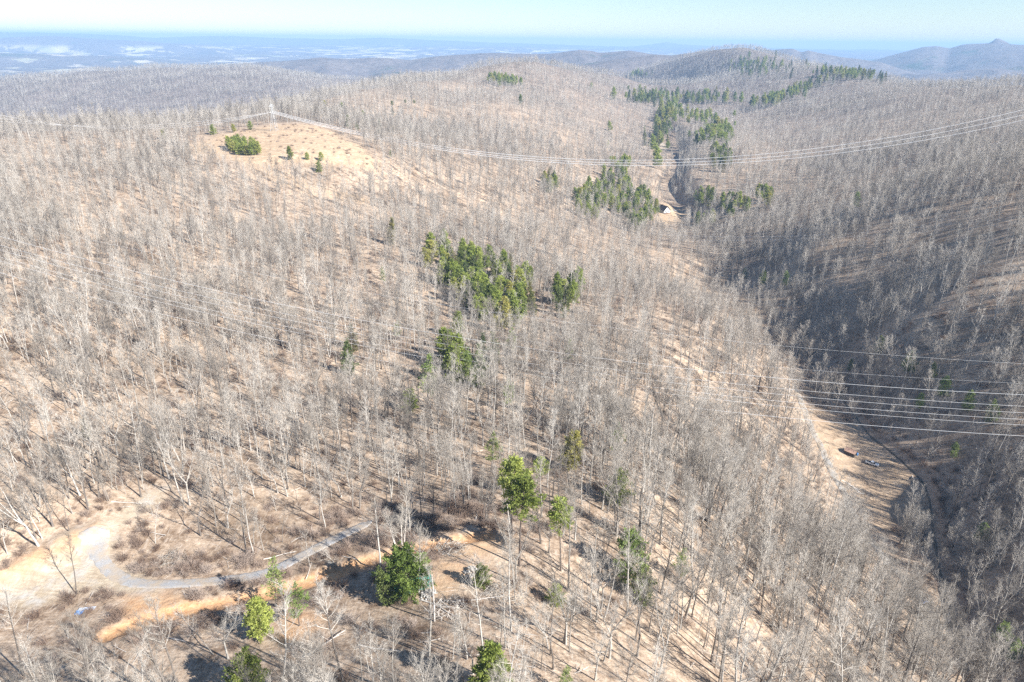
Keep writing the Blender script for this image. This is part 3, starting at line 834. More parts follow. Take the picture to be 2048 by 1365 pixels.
# on and round the bald knoll
pine_cluster(488, 292, 36, 10, 13, ("cone", "broad"), (7, 10), "bushy young pine in the row at the foot of the bald knoll", "pines at the knoll foot", .12)
for x, y, h, k, lab in [(425, 259, 9, "broad", "bushy pine at the left edge of the bald knoll"), (325, 267, 9, "cone", "small pine in the bare woods left of the bald knoll"),
    (468, 256, 8, "cone", "narrow pine behind the knoll's left rim"), (499, 251, 8, "broad", "round pine behind the knoll's left rim"),
    (580, 305, 11, "cone", "open ragged pine standing in the knoll's dry grass"), (614, 312, 6, "broad", "small round pine low on the knoll's dry grass"),
    (642, 313, 7, "broad", "bushy pine low on the right half of the knoll"), (637, 333, 9, "broad", "dark bushy pine just below the knoll's dry grass"),
    (650, 207, 15, "tall", "thin pine standing in the woods behind the pylon"), (681, 212, 17, "tall", "tall pine in the woods right of the pylon"),
    (696, 243, 14, "cone", "dense dark pine at the right edge of the knoll"), (713, 252, 8, "cone", "low pine beside the dense one at the knoll's right edge"),
    (728, 231, 13, "cone", "rounded pine in the bare woods beyond the knoll's right edge"), (759, 252, 14, "dark", "slender pine below the wires right of the knoll"),
    (785, 207, 15, "tall", "upper of two slender pines one above the other on the hill"), (785, 221, 13, "dark", "lower of two slender pines one above the other on the hill"),
    (811, 203, 13, "tall", "small pine topping the woods left of the middle hill"), (830, 204, 13, "tall", "small pine next to the one topping the middle hill's woods"),
    (786, 252, 10, "dark", "dark slip of pine standing below the slender pair"), (569, 199, 12, "cone", "tiny pine top above the woods behind the pylon"),
    (780, 308, 8, "pale", "pale young pine at the lower right tip of the knoll"), (1181, 172, 16, "cone", "single pine high on the middle hill near its crest"),
    (1222, 252, 18, "cone", "single pine on the middle hill above the valley bend"), (1042, 199, 18, "cone", "single pine alone on the middle hill face"),
    (1216, 288, 12, "pale", "pale young pine in bare woods below the single hill pine"), (1290, 258, 14, "pale", "pale pine left of the clump beside the pale clearing")]:
    put_pine(x, y, k, h, lab)
# single evergreens on the near slope
for x, y, h, k, lab in [(780, 461, 13, "dark", "dark narrow pine alone high on the near slope"), (765, 552, 8, "pale", "faint young pine among pale trunks left of the grove"),
    (707, 675, 8, "dark", "dark small pine under the lower wires, left of all others"), (697, 712, 10, "dark", "brownish ragged pine just below the leftmost small dark pine"),
    (790, 661, 7, "pale", "light round pine top under the lower wires"), (915, 645, 9, "cone", "small pine hanging below the slope grove"),
    (900, 690, 12, "cone", "bright bushy pine in the pair under the lower wires"), (908, 726, 12, "cone", "dark lower pine of the pair under the lower wires"),
    (966, 698, 10, "dark", "brown-green pine right of the bright pair"), (985, 696, 10, "dark", "thin brown-green pine next to the brown-green one"),
    (942, 747, 9, "pale", "low spreading pine below the bright pair"), (1020, 682, 10, "pale", "yellow-green pine right of the brown-green pair"),
    (1136, 705, 9, "pale", "lone yellow-green pine under the wires right of the middle"), (852, 757, 15, "pale", "tall pale see-through pine in mid slope"),
    (816, 800, 6, "broad", "round yellow-green bush pine left of the tall pale one"), (1018, 790, 9, "pale", "thin pale pine among trunks below the lowest wire"),
    (168, 857, 6, "dark", "small dark evergreen alone in the left woods"), (985, 900, 12, "pale", "faint pale pine above the twin pines"),
    (1084, 938, 13, "tall", "small bright pine right of the twin pines"), (1136, 898, 12, "cone", "bright leaning pine in the gully above the twin pines"),
    (1234, 883, 12, "pale", "bent grey-green pine at the top of the gully"), (1238, 975, 9, "broad", "dusky grey-green evergreen bush right of the gully"),
    (1024, 958, 23, "tall", "taller of the twin long-trunked pines at the clearing's end"), (1041, 990, 22, "tall", "fuller of the twin long-trunked pines at the clearing's end"),
    (1128, 1030, 18, "tall", "dense green pine right of the twin pines"), (1265, 1105, 13, "soft", "bright upper pine of the stepped pair on the spur"),
    (1293, 1165, 10, "soft", "lower pine of the stepped pair on the spur"), (1363, 1125, 10, "pale", "thin pale pine right of the stepped pair"),
    (1112, 1188, 5, "broad", "low dark evergreen bush below the dense pine"), (965, 1150, 5, "broad", "dark evergreen shrub beside the grey rubble heap"),
    (545, 1165, 11, "pale", "light green pine over the end of the gravel road"), (592, 1205, 10, "pale", "light green pine standing by the orange track"),
    (520, 1232, 9, "cone", "grey-green pine below the orange track"), (492, 1352, 9, "broad", "bright pine cut by the bottom edge"),
    (980, 1335, 10, "cone", "green pine at the bottom edge below the tarp shelter"), (1130, 1360, 6, "pale", "pale pine tip at the bottom edge right of the middle")]:
    put_pine(x, y, k, h * (1.35 if y < 850 else 1.05), lab)
put_pine(813, 1138, "big", 11, "large spreading evergreen leaning over the green tarp shelter", tilt=.02)
put_pine(770, 1168, "dark", 9, "dark spreading evergreen at the shadow side of the tarp shelter", tilt=.02)
# pale shrubs-like pines on the shaded right slope
for x, y, h in [(1525, 556, 8), (1572, 556, 8), (1490, 548, 6), (1762, 690, 8), (1822, 722, 9), (1890, 772, 8), (1940, 800, 8), (1985, 822, 8), (1870, 740, 6), (1965, 1062, 7), (2008, 1272, 8), (2030, 1300, 6), (1990, 830, 5), (1840, 800, 6), (1700, 1150 - 420, 5), (1715, 400, 9), (1910, 900, 5)]:
    put_pine(x, y, "soft", h * 1.25, "faint yellow-green young pine on the shaded right slope", "pale pines on the shaded slope")

build_pines()

# ------------------------------------------------------------------ bare trees
SUNSIDE = plan([(1680,760),(1790,810),(1940,890),(2000,980),(1950,1080),(1860,1090),(1860,980),(1800,900),(1720,840)])
OPEN = plan([(-80,1340),(-60,1200),(0,1120),(200,1030),(330,980),(370,1050),(480,1130),(600,1090),(740,1025),(900,1040),(1010,1075),(1000,1200),(900,1290),(760,1340),(560,1390),(300,1390),(180,1365),(60,1350)])
def tree_sets():
    xy = np.concatenate([sector(62, 450, 690), sector(450, 1000, 480), sector(1000, 1700, 330), sector(1700, 3250, 180)])
    r = np.hypot(xy[:, 0], xy[:, 1])
    xy = xy[~keep_out(xy)]
    op = in_poly(xy[:, 0], xy[:, 1], OPEN); xy = xy[~(op & (rng.uniform(0, 1, len(xy)) < .9))]
    op = in_poly(xy[:, 0], xy[:, 1], SUNSIDE); xy = xy[~(op & (rng.uniform(0, 1, len(xy)) < .5))]
    den = fbm(xy[:, 0] / 45, xy[:, 1] / 45, 3, 61)
    xy = xy[rng.uniform(0, 1, len(xy)) < np.clip(.70 + .75 * den + .12 * ((xy[:, 0] > 25) & (xy[:, 0] < 160) & (xy[:, 1] < 420)), .25, 1)]
    return np.column_stack([xy, ground_at(xy[:, 0], xy[:, 1])])
TP = tree_sets()
TPX = world_px(TP)
dist = np.linalg.norm(TP, axis=1)
inv = (TPX[:, 0] > -260) & (TPX[:, 0] < 2310) & (TPX[:, 1] < 1900) & (TPX[:, 2] > 0)
TP, TPX, dist = TP[inv], TPX[inv], dist[inv]
spur = (TP[:, 0] > 25) & (TP[:, 0] < 150) & (TP[:, 1] < 330)
hs = np.clip(rng.normal(.685, .15, len(TP)), .36, 1.08) * np.where(spur, 1.12, 1) * (1 + .32 * fbm(TP[:, 0] / 70, TP[:, 1] / 70, 3, 15))
pick = np.where(rng.uniform(0, 1, len(TP)) < .18, rng.integers(13, 16, len(TP)), np.where(rng.uniform(0, 1, len(TP)) < np.where(spur, .40, .10), rng.integers(10, 13, len(TP)), rng.integers(0, 10, len(TP))))
topx = world_px(TP + np.column_stack([np.zeros((len(TP), 2)), hs * 15]))
inframe = (np.maximum(TPX[:, 1], topx[:, 1]) > 0) & (topx[:, 1] < 1350) & (topx[:, 0] > 0) & (topx[:, 0] < 2048) & (TPX[:, 0] > -10) & (TPX[:, 0] < 2058) & (TPX[:, 1] < 1420)
size = np.where(pick < 13, hs * 21, hs * 12) / TPX[:, 2] * inframe
own = np.zeros(len(TP), bool); own[np.argsort(-size)[:286]] = True
REG = [
 (lambda x, y, w: y < 1080 and x < 330, "bare pale tree in the woods behind the sandy turning area", "bare trees behind the turning area"),
 (lambda x, y, w: x < 760 and y < 1150, "bare pale tree on the slope just above the gravel road", "bare trees above the gravel road"),
 (lambda x, y, w: x < 520, "bare grey tree below the sandy turning area at the bottom left", "bare trees at the bottom left"),
 (lambda x, y, w: x < 1000, "bare grey tree below the orange dirt track", "bare trees below the track"),
 (lambda x, y, w: w[0] > 120, "bare grey tree in the shade beside the creek", "bare trees beside the creek"),
 (lambda x, y, w: y > 1180, "bare dark-limbed tree on the spur at the bottom right", "bare trees low on the spur"),
 (lambda x, y, w: True, "bare dark-limbed tree on the spur between clearing and valley road", "bare trees on the spur"),
]
def put_bare(k, p, s, rz, tilt, label, group=None):
    o = thing("bare_tree", label, "bare tree", p, rz, group)
    o.rotation_euler = (tilt[0], tilt[1], rz); o.scale = (s, s, s)
    part("trunk", TREES[k][0], o); part("crown", TREES[k][1], o)
    return o
for i in np.where(own)[0]:
    x, y = TPX[i, :2]
    lab, grp = next((l, gq) for f, l, gq in REG if f(x, y, TP[i]))
    put_bare(int(pick[i]), TP[i], hs[i], rng.uniform(0, 6.28), rng.normal(0, .035, 2), lab, grp)
rest = ~own
near = rest & (dist < 520); mid = rest & (dist >= 520) & (dist < 1000); far = rest & (dist >= 1000)
q1, q2, q3 = np.where(near)[0], np.where(mid)[0], np.where(far)[0]
allq = np.concatenate([q1, q2, q3])
protos = [t[2] for t in TREES] + MID + FAR
pk = np.concatenate([pick[q1], len(TREES) + pick[q2] % len(MID), len(TREES) + len(MID) + rng.integers(0, len(FAR), len(q3))])
sc = hs[allq] * np.concatenate([np.ones(len(q1)), np.where(pick[q2] >= 13, .6, 1), np.ones(len(q3))])
rot = np.column_stack([rng.normal(0, .055, len(allq)), rng.normal(0, .055, len(allq)), rng.uniform(0, 6.28, len(allq))])
scatter("bare_woods", "leafless grey winter woods covering the hills", protos, TP[allq], rot, sc, pk)
print("bare trees", own.sum(), len(q1), len(q2), len(q3), )
# named bare trees
def base_at(x, y): return on_ground(hit(x, y)[:2])
put_bare(8, base_at(79, 1097), 1.0, 1.0, (.02, -.10), "tallest pale tree leaning out over the sandy bank")
ms = bare_tree(901, h=13, spread=2.6, nb=12, low=.45, r0=.11, stems=5, stem_out=.16)
WHITE = NM("white_bark", .85, .15); WHITE.color(WHITE.mix(WHITE.ramp(WHITE.noise(WHITE.obj(), 2, 2), [(.4, 0), (.7, 1)]), (.62, .58, .53), (.48, .44, .40)))
o = thing("bare_tree", "white many-stemmed tree just behind the green tarp shelter", "bare tree", base_at(802, 1108))
part("trunk", mk_mesh("trunk", [(ms[0], WHITE.m)]), o); part("crown", mk_mesh("crown", [(ms[1], TWIG)]), o)
put_bare(13, base_at(427, 1309), .95, 0, (-.1, -.55), "small bare tree leaning far over below the orange track")
put_bare(11, base_at(1440, 1358), 1.12, 2.0, (0, .05), "big bare tree with wide dark limbs at the bottom edge of the spur")
put_bare(14, base_at(677, 1132), .9, 1.0, (.05, -.45), "thin bare tree bowed over the gravel road")
# snag and fallen stems
A = Acc(); A.tube([[0, 0, -.5], [.05, 0, 4], [.0, .1, 8], [-.1, .1, 11]], [.17, .15, .12, .05], 8)
A.tube([[0, 0, 7.5], [.5, .1, 8.2]], [.05, .02], 5); A.tube([[0, .1, 9], [-.4, .2, 9.6]], [.04, .02], 5)
o = bpy.data.objects.new("dead_trunk", mk_mesh("dead_trunk", [(A.arrays(), WHITE.m)])); COL.objects.link(o)
o.location = base_at(869, 1243); tag(o, "white branchless dead trunk in front of the tarp shelter", "dead trunk")
STICKS = [mk_mesh("fallen_log", [(stick_arrays(500 + k, L=6 + k, r=.10 + .02 * k), WHITE.m if k % 2 else BARK)]) for k in range(4)]
for x, y, a, k, lab in [(335, 1277, -.35, 3, "long white fallen stem beside the orange track's lower end"), (905, 1228, -.7, 1, "pale fallen stem lying by the dead trunk"),
    (880, 1212, -.5, 3, "pale fallen stem closest to the tarp shelter"), (1000, 1055, .1, 1, "white fallen log near the feet of the twin pines"), (560, 1110, .5, 1, "pale fallen log on the slope side of the gravel road"),
    (330, 1130, .3, 2, "grey fallen log inside the bend of the gravel road"), (650, 1290, .9, 3, "grey fallen log on the orange scar below the track"), (1230, 1045, -.2, 1, "white fallen log in the gully of the spur"),
    (960, 1200, .15, 3, "long pale log lying along the lower rim of the clearing"), (255, 1005, .2, 1, "pale log at the upper tip of the sandy area"), (1700, 735, .65, 3, "upper pale log fallen across the dark creek"), (1665, 728, .6, 3, "lower pale log fallen across the dark creek"),
    (1870, 900, .5, 1, "pale log on the shaded bank beyond the meadow"), (1085, 1270, .4, 2, "grey fallen log low on the slope right of the dead trunk"), (760, 1300, -.4, 3, "grey fallen log at the bottom below the tarp shelter")]:
    o = bpy.data.objects.new("fallen_log", STICKS[k]); COL.objects.link(o); p = base_at(x, y)
    e = .5; q = np.array([math.cos(a), math.sin(a)]) * 3
    dz = float(ground_at(p[0] + q[0], p[1] + q[1])[0] - ground_at(p[0] - q[0], p[1] - q[1])[0])
    o.location = p; o.rotation_euler = Euler((0, -math.atan2(dz, 6), a), 'XYZ'); tag(o, lab, "fallen log")

# ------------------------------------------------------------------ undergrowth
BRUSH = NM("brush_bark", .95, .1)
oi = BRUSH.n("ShaderNodeObjectInfo").outputs["Random"]
BRUSH.color(BRUSH.ramp(oi, [(0, (.17, .115, .085)), (.5, (.30, .225, .18)), (1, (.42, .35, .30))]))
BUSH = [mk_mesh("brush", [(bush_arrays(600 + k, 1.5 + .2 * k), BRUSH.m)]) for k in range(4)]
ug = sector(62, 420, 460); ug = ug[~keep_out(ug)]
ug = ug[rng.uniform(0, 1, len(ug)) < np.clip(.45 + 1.4 * fbm(ug[:, 0] / 22, ug[:, 1] / 22, 3, 81), .05, 1)]
def along(line, w0, w1, n):
    k = rng.integers(0, len(line), n); a = rng.uniform(0, 6.28, n); r = rng.uniform(w0, w1, n)
    return line[k] + np.column_stack([r * np.cos(a), r * np.sin(a)])
ex = np.concatenate([along(GRAVEL[len(GRAVEL) // 4:], 3, 12, 240), along(TRACK, 3, 10, 150), along(TRACK[-20:] + [4, 10], 2, 16, 160), along(CREEK, .3, 6, 520), along(KNOLL, 0, 22, 120), along(MEADOW, 0, 16, 330), along(BANK, 4, 12, 60)])
ex = ex[~keep_out(ex)]
kn = rng.uniform(KNOLL.min(0), KNOLL.max(0), (700, 2)); ex = np.concatenate([ex, kn[in_poly(kn[:, 0], kn[:, 1], KNOLL)][:170]])
ug = np.concatenate([ug, ex])
UP = np.column_stack([ug, ground_at(ug[:, 0], ug[:, 1])])
n = len(UP)
scatter("undergrowth", "low brown brush and saplings over the forest floor", BUSH, UP, np.column_stack([np.zeros((n, 2)), rng.uniform(0, 6.28, n)]), rng.uniform(.4, 1.25, n), rng.integers(0, 4, n))
lg = sector(62, 330, 420); lg = lg[~keep_out(lg)]
LP = np.column_stack([lg, ground_at(lg[:, 0], lg[:, 1]) + .05]); n = len(LP)
scatter("dead_branches", "dead sticks and branches littering the forest floor", STICKS, LP, np.column_stack([rng.normal(0, .1, n), rng.normal(0, .1, n), rng.uniform(0, 6.28, n)]), rng.uniform(.12, .6, n) ** 1.1, rng.integers(0, 4, n))

# ------------------------------------------------------------------ power lines
STEEL = NM("galvanised_steel", .5, .4); STEEL.color((.52, .53, .53)); STEEL.b.inputs["Metallic"].default_value = .3
ALU = NM("aluminium_cable", .45, .5); ALU.color((.62, .63, .64))
INSUL = NM("insulator_glass", .3, .5); INSUL.color((.55, .53, .48))
def mesh_thing(name, acc, mat, label, cat, group=None, loc=None):
    o = bpy.data.objects.new(name, mk_mesh(name, [(acc.arrays(), mat)])); COL.objects.link(o)
    if loc is not None: o.location = loc
    return tag(o, label, cat, group)
PY = on_ground(hit(549, 262)[:2])
def wire(label, group, A, B, pix, rad, s0, s1, pin=None, r_end=None):
    """a cable hanging in the upright plane through A and B; its sag is fitted to points seen in the photo"""
    A, B = np.array(A, float), np.array(B, float); D = B - A; nrm = np.array([D[1], -D[0]])
    S, Zs, Wt = [], [], []
    for x, y in pix:
        d = px_dir(x, y); t = (nrm @ A) / (nrm @ d[:2]); q = d * t
        S.append(((q[:2] - A) @ D) / (D @ D)); Zs.append(q[2]); Wt.append(1)
    if pin is not None: S.append(pin[0]); Zs.append(pin[1]); Wt.append(8)
    M = np.stack([np.ones(len(S)), S, np.square(S)], -1); Wt = np.sqrt(np.array(Wt, float))
    c = np.linalg.lstsq(M * Wt[:, None], np.array(Zs) * Wt, rcond=None)[0]
    s = np.linspace(s0, s1, 90)
    P = np.column_stack([A[0] + D[0] * s, A[1] + D[1] * s, c[0] + c[1] * s + c[2] * s * s])
    a = Acc(); a.tube(P, np.linspace(rad, r_end or rad, 90), 6)
    return mesh_thing("power_cable", a, ALU.m, label, "power cable", group)
ux = np.array([450 - PY[0], 620 - PY[1]]); ux /= np.linalg.norm(ux); un = np.array([-ux[1], ux[0]])
UG = "upper cables crossing the valley"
ins_xy = []
for k, (off, pix, nm) in enumerate([(4.4, [(557,226),(800,276),(1024,306),(1260,321),(1460,318),(1780,280),(2048,215)], "topmost"),
                       (0.0, [(551,230),(800,281),(1024,311),(1260,326),(1460,324),(1780,288.5),(2048,226)], "middle"),
                       (-4.4, [(551,234),(800,285),(1024,316),(1260,331),(1460,328.5),(1780,296),(2048,237.5)], "lowest")]):
    a = PY[:2] + un * off; b = np.array([450, 620.]) + un * off
    ins_xy.append(a)
    wire(f"{nm} of the three sagging cables from the knoll pylon across the valley", UG, a, b, pix, .19, 0, 1.25, pin=(0, PY[2] + 17.5), r_end=.11)
for k, (off, nm) in enumerate([(4.4, "topmost"), (0, "middle"), (-4.4, "lowest")]):
    a = PY[:2] + un * off; b = np.array([-430., 650.]) + un * off
    wire(f"{nm} of the three faint cables running left from the knoll pylon", "cables left of the pylon", a, b, [(470, 237 + 4 * k), (400, 243 + 3.5 * k), (300, 249 + 3 * k), (220, 253 + 3 * k)], .09, 0, 1.5, pin=(0, PY[2] + 17.5))
LG = "lower cables crossing the near slope"
LW = [([(0,472),(640,628),(850,664),(1060,695.6),(1500,750),(1800,775),(2048,792)], .075, "brightest cable of the lower bundle, its first thick one from above"),
      ([(0,490),(640,645),(850,681),(1060,715),(1500,770),(1800,796),(2048,815)], .06, "second thick cable down in the lower bundle"),
      ([(0,500),(640,655),(850,693.5),(1060,726),(1500,782),(1800,809),(2048,828)], .06, "third thick cable down in the lower bundle"),
      ([(0,514),(640,668),(850,708),(1060,740),(1500,796),(1800,822),(2048,841)], .06, "fourth thick cable down in the lower bundle"),
      ([(0,522),(640,676),(850,716),(1060,749),(1500,806),(1800,833),(2048,852)], .06, "fifth thick cable down, just above the lowest of the bundle"),
      ([(0,546),(701,708),(850,739),(1060,772.5),(1500,829),(1800,855),(2048,873)], .075, "lowest cable of the lower bundle"),
      ([(840,603.6),(898,611),(1001,626.7),(1086,638.6),(1500,686),(1800,712),(2048,728)], .035, "thin wire hanging highest above the lower cable bundle"),
      ([(1200,700),(1500,731),(1800,753),(2048,768)], .03, "faint thin wire between the high thin wire and the lower bundle")]
for k, (pix, r, lab) in enumerate(LW):
    o2 = np.array([.45, .89]) * (-2.2 * k if k < 6 else 6 + k)
    wire(lab, LG, np.array([-195., 257.]) + o2, np.array([180., 211.]) + o2, pix, r * .45, -.6, 1.5, r_end=r * .68)
for k in range(2):
    wire(("upper" if k == 0 else "lower") + " of two hair-thin wires over the shaded right slope", "thin wires over the right slope", (130., 530. - 4 * k), (330., 372. - 4 * k),
         [(1500, 474 + 7 * k), (1700, 467 + 7.5 * k), (1849, 455 + 8 * k), (2048, 432 + 14 * k)], .045, -.1, 1.5)

def pylon():
    t = thing("power_pylon", "pale steel lattice pylon on top of the bald knoll", "pylon", PY, math.atan2(un[1], un[0]))
    b = Acc(); H = 25.0
    def half(z): return 2.3 * (1 - z / 17) + .62 if z < 17 else .62
    lv = [-.5, 4, 7.5, 10.5, 13, 15, 17, 19, 21, 23, 25]
    for sx in (-1, 1):
        for sy in (-1, 1): b.tube([[sx * half(z), sy * half(z), z] for z in lv], .12, 4)
    for z0, z1 in zip(lv[:-1], lv[1:]):
        h0, h1 = half(z0), half(z1)
        for s in (-1, 1):
            b.tube([[-h0, s * h0, z0], [h1, s * h1, z1]], .05, 3); b.tube([[h0, s * h0, z0], [-h1, s * h1, z1]], .07, 3)
            b.tube([[s * h0, -h0, z0], [s * h1, h1, z1]], .07, 3); b.tube([[s * h0, h0, z0], [s * h1, -h1, z1]], .07, 3)
    b.tube([[0, 0, 25], [0, 0, 28]], .1, 4)
    part("lattice_body", mk_mesh("lattice_body", [(b.arrays(), STEEL.m)]), t)
    c = Acc()
    for s in (-.5, .5):
        c.tube([[-5.6, s, 22.6], [5.6, s, 22.6]], .14, 4)
        c.tube([[-5.6, s * .3, 22.6], [0, s, 24.6], [5.6, s * .3, 22.6]], .12, 4)
    for x in np.linspace(-5, 5, 9): c.tube([[x, -.5, 22.6], [x + .6, .5, 22.6]], .07, 3); c.tube([[x, 0, 22.6], [x * .6, 0, 24.6 - abs(x) * .32]], .07, 3)
    part("cross_arm", mk_mesh("cross_arm", [(c.arrays(), STEEL.m)]), t)
    for x in (-4.4, 0, 4.4):
        q = Acc()
        for k in range(10): q.tube([[x, 0, 22.5 - k * .5], [x, 0, 22.35 - k * .5], [x, 0, 22.0 - k * .5]], [.1, .3, .08], 7)
        part("insulator", mk_mesh("insulator", [(q.arrays(), INSUL.m)]), t)
pylon()
# old wooden H-frame in the trees at the left foot of the knoll
WOODP = NM("weathered_wood", .9, .1); WOODP.color((.17, .13, .10))
p = on_ground(hit(378, 288)[:2]); t = thing("utility_pole", "dark wooden twin pole among bare trees left of the knoll", "utility pole", p, .5)
for s in (-1.6, 1.6):
    a = Acc(); a.tube([[s, 0, -.6], [s, 0, 13]], [.2, .13], 7); part("pole", mk_mesh("pole", [(a.arrays(), WOODP.m)]), t)
a = Acc(); a.tube([[-3.4, 0, 12.2], [3.4, 0, 12.2]], .13, 5); part("cross_arm", mk_mesh("cross_arm", [(a.arrays(), WOODP.m)]), t)

# ------------------------------------------------------------------ small built things
def plain(name, c, rough=.7, spec=.3, var=.0, scale=2.0):
    m = NM(name, rough, spec)
    if var:
        m.color(m.mix(m.ramp(m.noise(m.obj(), scale, 5, .7), [(.35, 0), (.65, 1)]), tuple(v * (1 - var) for v in c), tuple(min(1, v * (1 + var)) for v in c)))
    else: m.color(c)
    return m.m
def box(acc, x0, x1, y0, y1, z0, z1, taper=0.0):
    t = taper
    v = np.array([[x0, y0, z0], [x1, y0, z0], [x1, y1, z0], [x0, y1, z0], [x0 + t, y0 + t, z1], [x1 - t, y0 + t, z1], [x1 - t, y1 - t, z1], [x0 + t, y1 - t, z1]], float)
    f = np.array([[0, 3, 2, 1], [4, 5, 6, 7], [0, 1, 5, 4], [1, 2, 6, 5], [2, 3, 7, 6], [3, 0, 4, 7]])
    acc.v.append(v); acc.f.append(f + acc.n); acc.n += 8
def quad(acc, pts, th):
    """a sheet with real thickness th"""
    P = np.array(pts, float); n = np.cross(P[1] - P[0], P[3] - P[0]); n /= np.linalg.norm(n)
    Q = P - n * th
    acc.v.append(np.vstack([P, Q])); k = acc.n
    acc.f.append(np.array([[0, 1, 2, 3], [7, 6, 5, 4], [0, 4, 5, 1], [1, 5, 6, 2], [2, 6, 7, 3], [3, 7, 4, 0]]) + k); acc.n += 8
def flat(name, acc, mat, parent=None, loc=None):
    me = mk_mesh(name, [(acc.arrays(), mat)]); me.polygons.foreach_set("use_smooth", np.zeros(len(me.polygons), bool)); me.update()
    o = bpy.data.objects.new(name, me); COL.objects.link(o)
    if parent: o.parent = parent
    if loc is not None: o.location = loc
    return o
ROOFD = plain("dark_shingle", (.05, .04, .042), .85, .2, .25); WALLW = plain("white_siding", (.70, .71, .72), .7, .2, .05)
GLASS = plain("window_glass", (.03, .035, .04), .1, .6); WOODB = plain("brown_wood", (.20, .13, .09), .85, .2, .2)
def gable_house(name, label, loc, rz, L, Wd, hw, hr, wall, roof, cat, over=.4):
    t = thing(name, label, cat, loc, rz)
    a = Acc(); box(a, -L / 2, L / 2, -Wd / 2, Wd / 2, -1.2, hw)
    k = a.n; e = .01
    for s in (-1, 1):      # gables
        P = np.array([[s * (L / 2 - .15), -Wd / 2, hw - e], [s * (L / 2 - .15), Wd / 2, hw - e], [s * (L / 2 - .15), .01, hw + hr - .1], [s * (L / 2 - .15), -.01, hw + hr - .1]]); quad(a, P if s > 0 else P[::-1], .12)
    flat("wall", a, wall, t)
    r = Acc(); X = L / 2 + over; Y = Wd / 2 + over; zb = hw - over * hr / (Wd / 2)
    quad(r, [[-X, -Y, zb], [X, -Y, zb], [X, 0, hw + hr], [-X, 0, hw + hr]], .14)
    quad(r, [[X, Y, zb], [-X, Y, zb], [-X, 0, hw + hr], [X, 0, hw + hr]], .14)
    rf = flat("roof", r, roof, t)
    return t, rf
hp = on_ground(hit(1327, 424)[:2])
t, rf = gable_house("cabin", "small white cabin with a steep dark roof beside the valley pines", hp, math.radians(-62), 12, 8.4, 3.2, 4.2, WALLW, ROOFD, "cabin", .7)
for x, y in ((6.02, -2.2), (6.02, 1.8), (6.02, -.2)):
    a = Acc(); box(a, x, x + .06, y - .6, y + .6, .9 if y != -.2 else 0, 2.3); flat("window" if y != -.2 else "door", a, GLASS, t)
for x in (-3.5, 0, 3.5):
    a = Acc(); box(a, x - .6, x + .6, -4.28, -4.21, 1, 2.3); flat("window", a, GLASS, t)
a = Acc(); box(a, -2.4, -1.6, -.4, .4, 5.6, 8.2); flat("chimney", a, WOODB, rf)
a = Acc(); box(a, 6.05, 8.4, -4, 4, -.8, .15); flat("porch", a, WOODB, t)

RUB = plain("tyre_rubber", (.03, .03, .03), .8, .2); PAINT = plain("white_paint", (.74, .75, .76), .35, .5, .05)
def vehicle(name, label, cat, loc, rz, pickup):
    t = thing(name, label, cat, loc, rz)
    def prof(acc, pts, w):
        P = np.array(pts, float); n = len(P)
        for k in range(n - 1):
            (x0, z0), (x1, z1) = P[k], P[k + 1]
            acc.quads(np.array([[[x0, -w, z0], [x1, -w, z1], [x1, w, z1], [x0, w, z0]]]))
        for s in (-w, w):
            for k in range(n - 1):
                (x0, z0), (x1, z1) = P[k], P[k + 1]
                acc.quads(np.array([[[x0, s, .45], [x1, s, .45], [x1, s, z1], [x0, s, z0]]]))
    b = Acc(); g_ = Acc()
    if pickup:
        prof(b, [(-2.7, .45), (-2.72, 1.12), (-.75, 1.15), (1.1, 1.12), (2.5, .98), (2.68, .75), (2.66, .45)], .93)
        prof(g_, [(-.75, 1.16), (-.55, 1.72), (.55, 1.74), (1.15, 1.14)], .80)
        c = Acc(); box(c, -.56, .58, -.82, .82, 1.72, 1.79, .05); bd = Acc(); box(bd, -2.55, -.85, -.78, .78, 1.0, 1.17)
    else:
        prof(b, [(-2.2, .45), (-2.25, 1.0), (-1.4, 1.08), (.95, 1.02), (2.05, .9), (2.25, .7), (2.22, .45)], .88)
        prof(g_, [(-1.75, 1.05), (-1.2, 1.5), (.25, 1.52), (1.05, 1.02)], .76)
        c = Acc(); box(c, -1.2, .28, -.77, .77, 1.50, 1.56, .05); bd = None
    flat("body", b, PAINT, t); flat("window", g_, GLASS, t); flat("roof", c, PAINT, t)
    if bd: flat("bed", bd, plain("truck_bed", (.05, .05, .055)), t)
    for x in ((-1.75, 1.65) if pickup else (-1.4, 1.4)):
        for s in (-1, 1):
            w = Acc(); th = np.linspace(0, 2 * math.pi, 17)[:-1]
            w.tube([[x, s * .74, .38], [x, s * .75, .38], [x, s * .95, .38], [x, s * .96, .38]], [.05, .38, .38, .12], 14); part("wheel", mk_mesh("wheel", [(w.arrays(), RUB)]), t)
    for s in (-.6, .6):
        w = Acc(); xx = 2.6 if pickup else 2.18; box(w, xx, xx + .1, s - .15, s + .15, .68, .85); flat("headlight", w, plain("lamp_glass", (.8, .8, .78), .2, .5), t)
    return t
v = vehicle("parked_car", "small white car parked on the cabin lawn by the creek", "car", on_ground(hit(1349, 417)[:2]), math.radians(-20), False)
v = vehicle("pickup_truck", "old white pickup truck with dark bed in the tan valley meadow", "pickup truck", on_ground(hit(1744, 930)[:2]), math.radians(-35), True)
RUST = plain("rusty_tin", (.46, .30, .22), .7, .3, .3); DARKW = plain("dark_boards", (.10, .085, .075), .9, .1, .3)
gable_house("shed", "low dark shed with a rusty pink tin roof in the valley meadow", on_ground(hit(1701, 908)[:2]), math.radians(-48), 4.4, 3.4, 1.7, 1.0, DARKW, RUST, "shed", .25)
